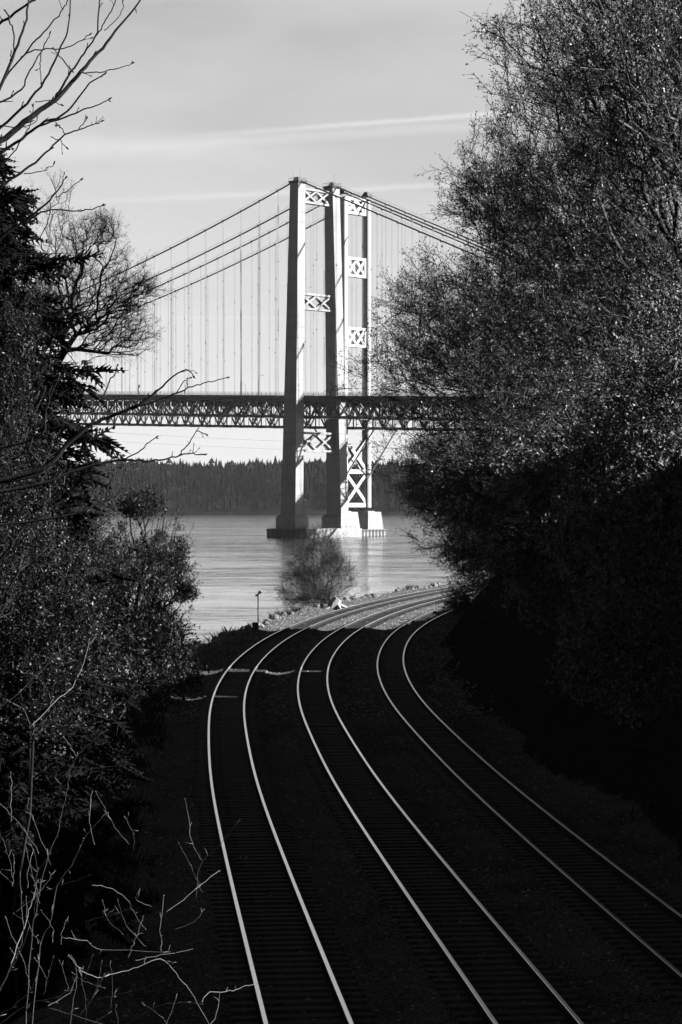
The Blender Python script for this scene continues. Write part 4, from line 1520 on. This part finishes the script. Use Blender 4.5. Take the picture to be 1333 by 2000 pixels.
# driftwood snag on the left shore
Yd = 124
root = empty('driftwood_snag', tuple(px(345, 1282, Yd)))
mb = MB()
b = px(338, 1285, Yd)
mb.tube([b, px(355, 1272, Yd + .4), px(378, 1264, Yd + .8), px(398, 1262, Yd + 1.0)], [.30, .34, .28, .15], 8)
mb.build('log', M['drift'], root)
for P_ in ([(343, 1272), (349, 1258), (343, 1248)], [(345, 1270), (356, 1252), (362, 1240)], [(352, 1262), (358, 1259), (363, 1254)], [(372, 1266), (376, 1255), (383, 1252), (388, 1256)], [(360, 1268), (364, 1258)]):
    MB().tube([px(a, c_, Yd + .5) for a, c_ in P_], np.linspace(.09, .035, len(P_)), 5).build('dead_branch', M['drift'], root)
tag(root, 'driftwood log with antler-like dead branches on the shaded shore left of the tracks', 'driftwood')
o = blob(0.55, 77, (.8, .7, 1.1), M['drift'], 'stump', tuple(px(379, 1272, 122)))
tag(o, 'pale upright stump beside the driftwood snag', 'stump')

# trackside marker with two small lamp boxes
p = px(505, 1225, 151.5)
p[2] = gz(p[0], 151.5)
root = empty('trackside_marker', tuple(p))
MB().tube([p, p + [0, 0, 2.75]], .045, 8).build('post', M['steel'], root)
MB().bar(p + [-.06, 0, 2.72], p + [.22, 0, 2.8], .05, .05).build('bracket', M['steel_dark'], root)
mb = MB()
r45 = np.array([.7071, 0, .7071]); r45b = np.array([-.7071, 0, .7071])
mb.box(p + [.12, 0, 2.84], r45 * .11, r45b * .11, np.array([0, .09, 0]))
mb.build('sign_box', M['steel_dark'], root)
MB().box(p + [-.12, 0, 2.62], np.array([.08, 0, .03]), np.array([-.03, 0, .08]), np.array([0, .07, 0])).build('lamp', M['steel_pale'], root)
tag(root, 'thin trackside post topped with small boxes, standing on the shore before the bush', 'marker post')
p = p + [-.22, .1, 0]
o = MB().frustum(p, (.22, 0, 0), (0, .2, 0), p + [0, 0, .62], (.2, 0, 0), (0, .18, 0)).bar(p + [0, -.205, .3], p + [0, -.215, .3], .2, .3).build('relay_box', M['steel_dark'])
tag(o, 'small dark equipment box at the foot of the trackside post', 'box')
for (xp, yp, Yp, h_, lb) in ((409, 1257, 133, .75, 'thin stake on the shaded shore between driftwood and marker post'),
                             (857, 1146, 226, .95, 'short post on the far bend where the trees begin'),
                             (842, 1120, 232, .2, None)):
    if lb is None: continue
    p = px(xp, yp, Yp); p[2] = gz(p[0], Yp) - .1
    o = MB().tube([p, p + [0, 0, h_ * .6], p + [.01, 0, h_ + .1]], [.045, .04, .03], 6).build('stake', M['bark'])
    tag(o, lb, 'stake')


# grass and weeds on the shore edge, undergrowth on the bank
def tufts(n, m0, m1, y0, y1, h0, h1, name, material, seed, label, blades=5, wd=0.012):
    g = np.random.default_rng(seed)
    # clumped
    cy = g.uniform(y0, y1, n // 14 + 1); cm_ = g.uniform(m0, m1, n // 14 + 1)
    k = g.integers(0, len(cy), n)
    y = cy[k] + g.normal(0, .5, n); m_ = cm_[k] + g.normal(0, .35, n)
    x, y = track_pt(m_, y)
    z = height(x, y)
    N = n * blades
    X = np.repeat(x, blades) + g.normal(0, .06, N); Y = np.repeat(y, blades) + g.normal(0, .06, N); Z = np.repeat(z, blades) - .03
    h = g.uniform(h0, h1, N); lean = g.normal(0, .35, (N, 2)) * h[:, None]
    a = g.uniform(0, pi, N)
    w_ = wd * g.uniform(.6, 1.6, N)
    V = np.zeros((N, 4, 3))
    V[:, 0] = np.stack([X - w_ * np.cos(a), Y - w_ * np.sin(a), Z], -1)
    V[:, 1] = np.stack([X + w_ * np.cos(a), Y + w_ * np.sin(a), Z], -1)
    V[:, 2] = np.stack([X + lean[:, 0], Y + lean[:, 1], Z + h], -1)
    V[:, 3] = np.stack([X + lean[:, 0] * .3, Y + lean[:, 1] * .3 + w_, Z + h * .5], -1)
    i_ = (np.arange(N) * 4)[:, None]
    T = np.concatenate([i_ + [0, 1, 2], i_ + [0, 3, 2]])
    tag(mesh_np(name, V.reshape(-1, 3), T, None, (material,)), label, 'grass', kind='stuff')


tufts(3000, -9.4, -7.3, 112, 240, .08, .3, 'shore_grass', M['grass'], 21, 'dry grass and weeds along the stony water edge', 5, .007)
tufts(260, -9.4, -8.0, 120, 240, .4, .8, 'tall_weeds', M['bark'], 22, 'sparse tall weeds on the shore edge', 3, .006)
tufts(5000, 7.9, 22, 50, 160, .12, .35, 'undergrowth', M['bark'], 23, 'shaded ivy and fern undergrowth on the landward bank', 5, .012)
tufts(4000, -12, -7.0, 46, 112, .12, .45, 'bank_undergrowth', M['bark'], 24, 'dark undergrowth along the left side of the tracks', 5, .014)

# air between here and the far shore
mb = MB()
mb.box((0, 1700, 84), (3900, 0, 0), (0, 2280, 0), (0, 0, 90))
hz = mb.build('haze', M['air0'])
hz.data.materials.clear()
hm = bpy.data.materials.new('air')
hm.use_nodes = True
nt = hm.node_tree
nt.nodes.remove(nt.nodes['Principled BSDF'])
pv = nt.nodes.new('ShaderNodeVolumePrincipled')
pv.inputs['Color'].default_value = (.9, .9, .9, 1)
pv.inputs['Density'].default_value = 0.0000065
nt.links.new(pv.outputs[0], nt.nodes['Material Output'].inputs['Volume'])
hz.data.materials.append(hm)
tag(hz, 'thin sea haze over the strait', 'haze', kind='stuff')
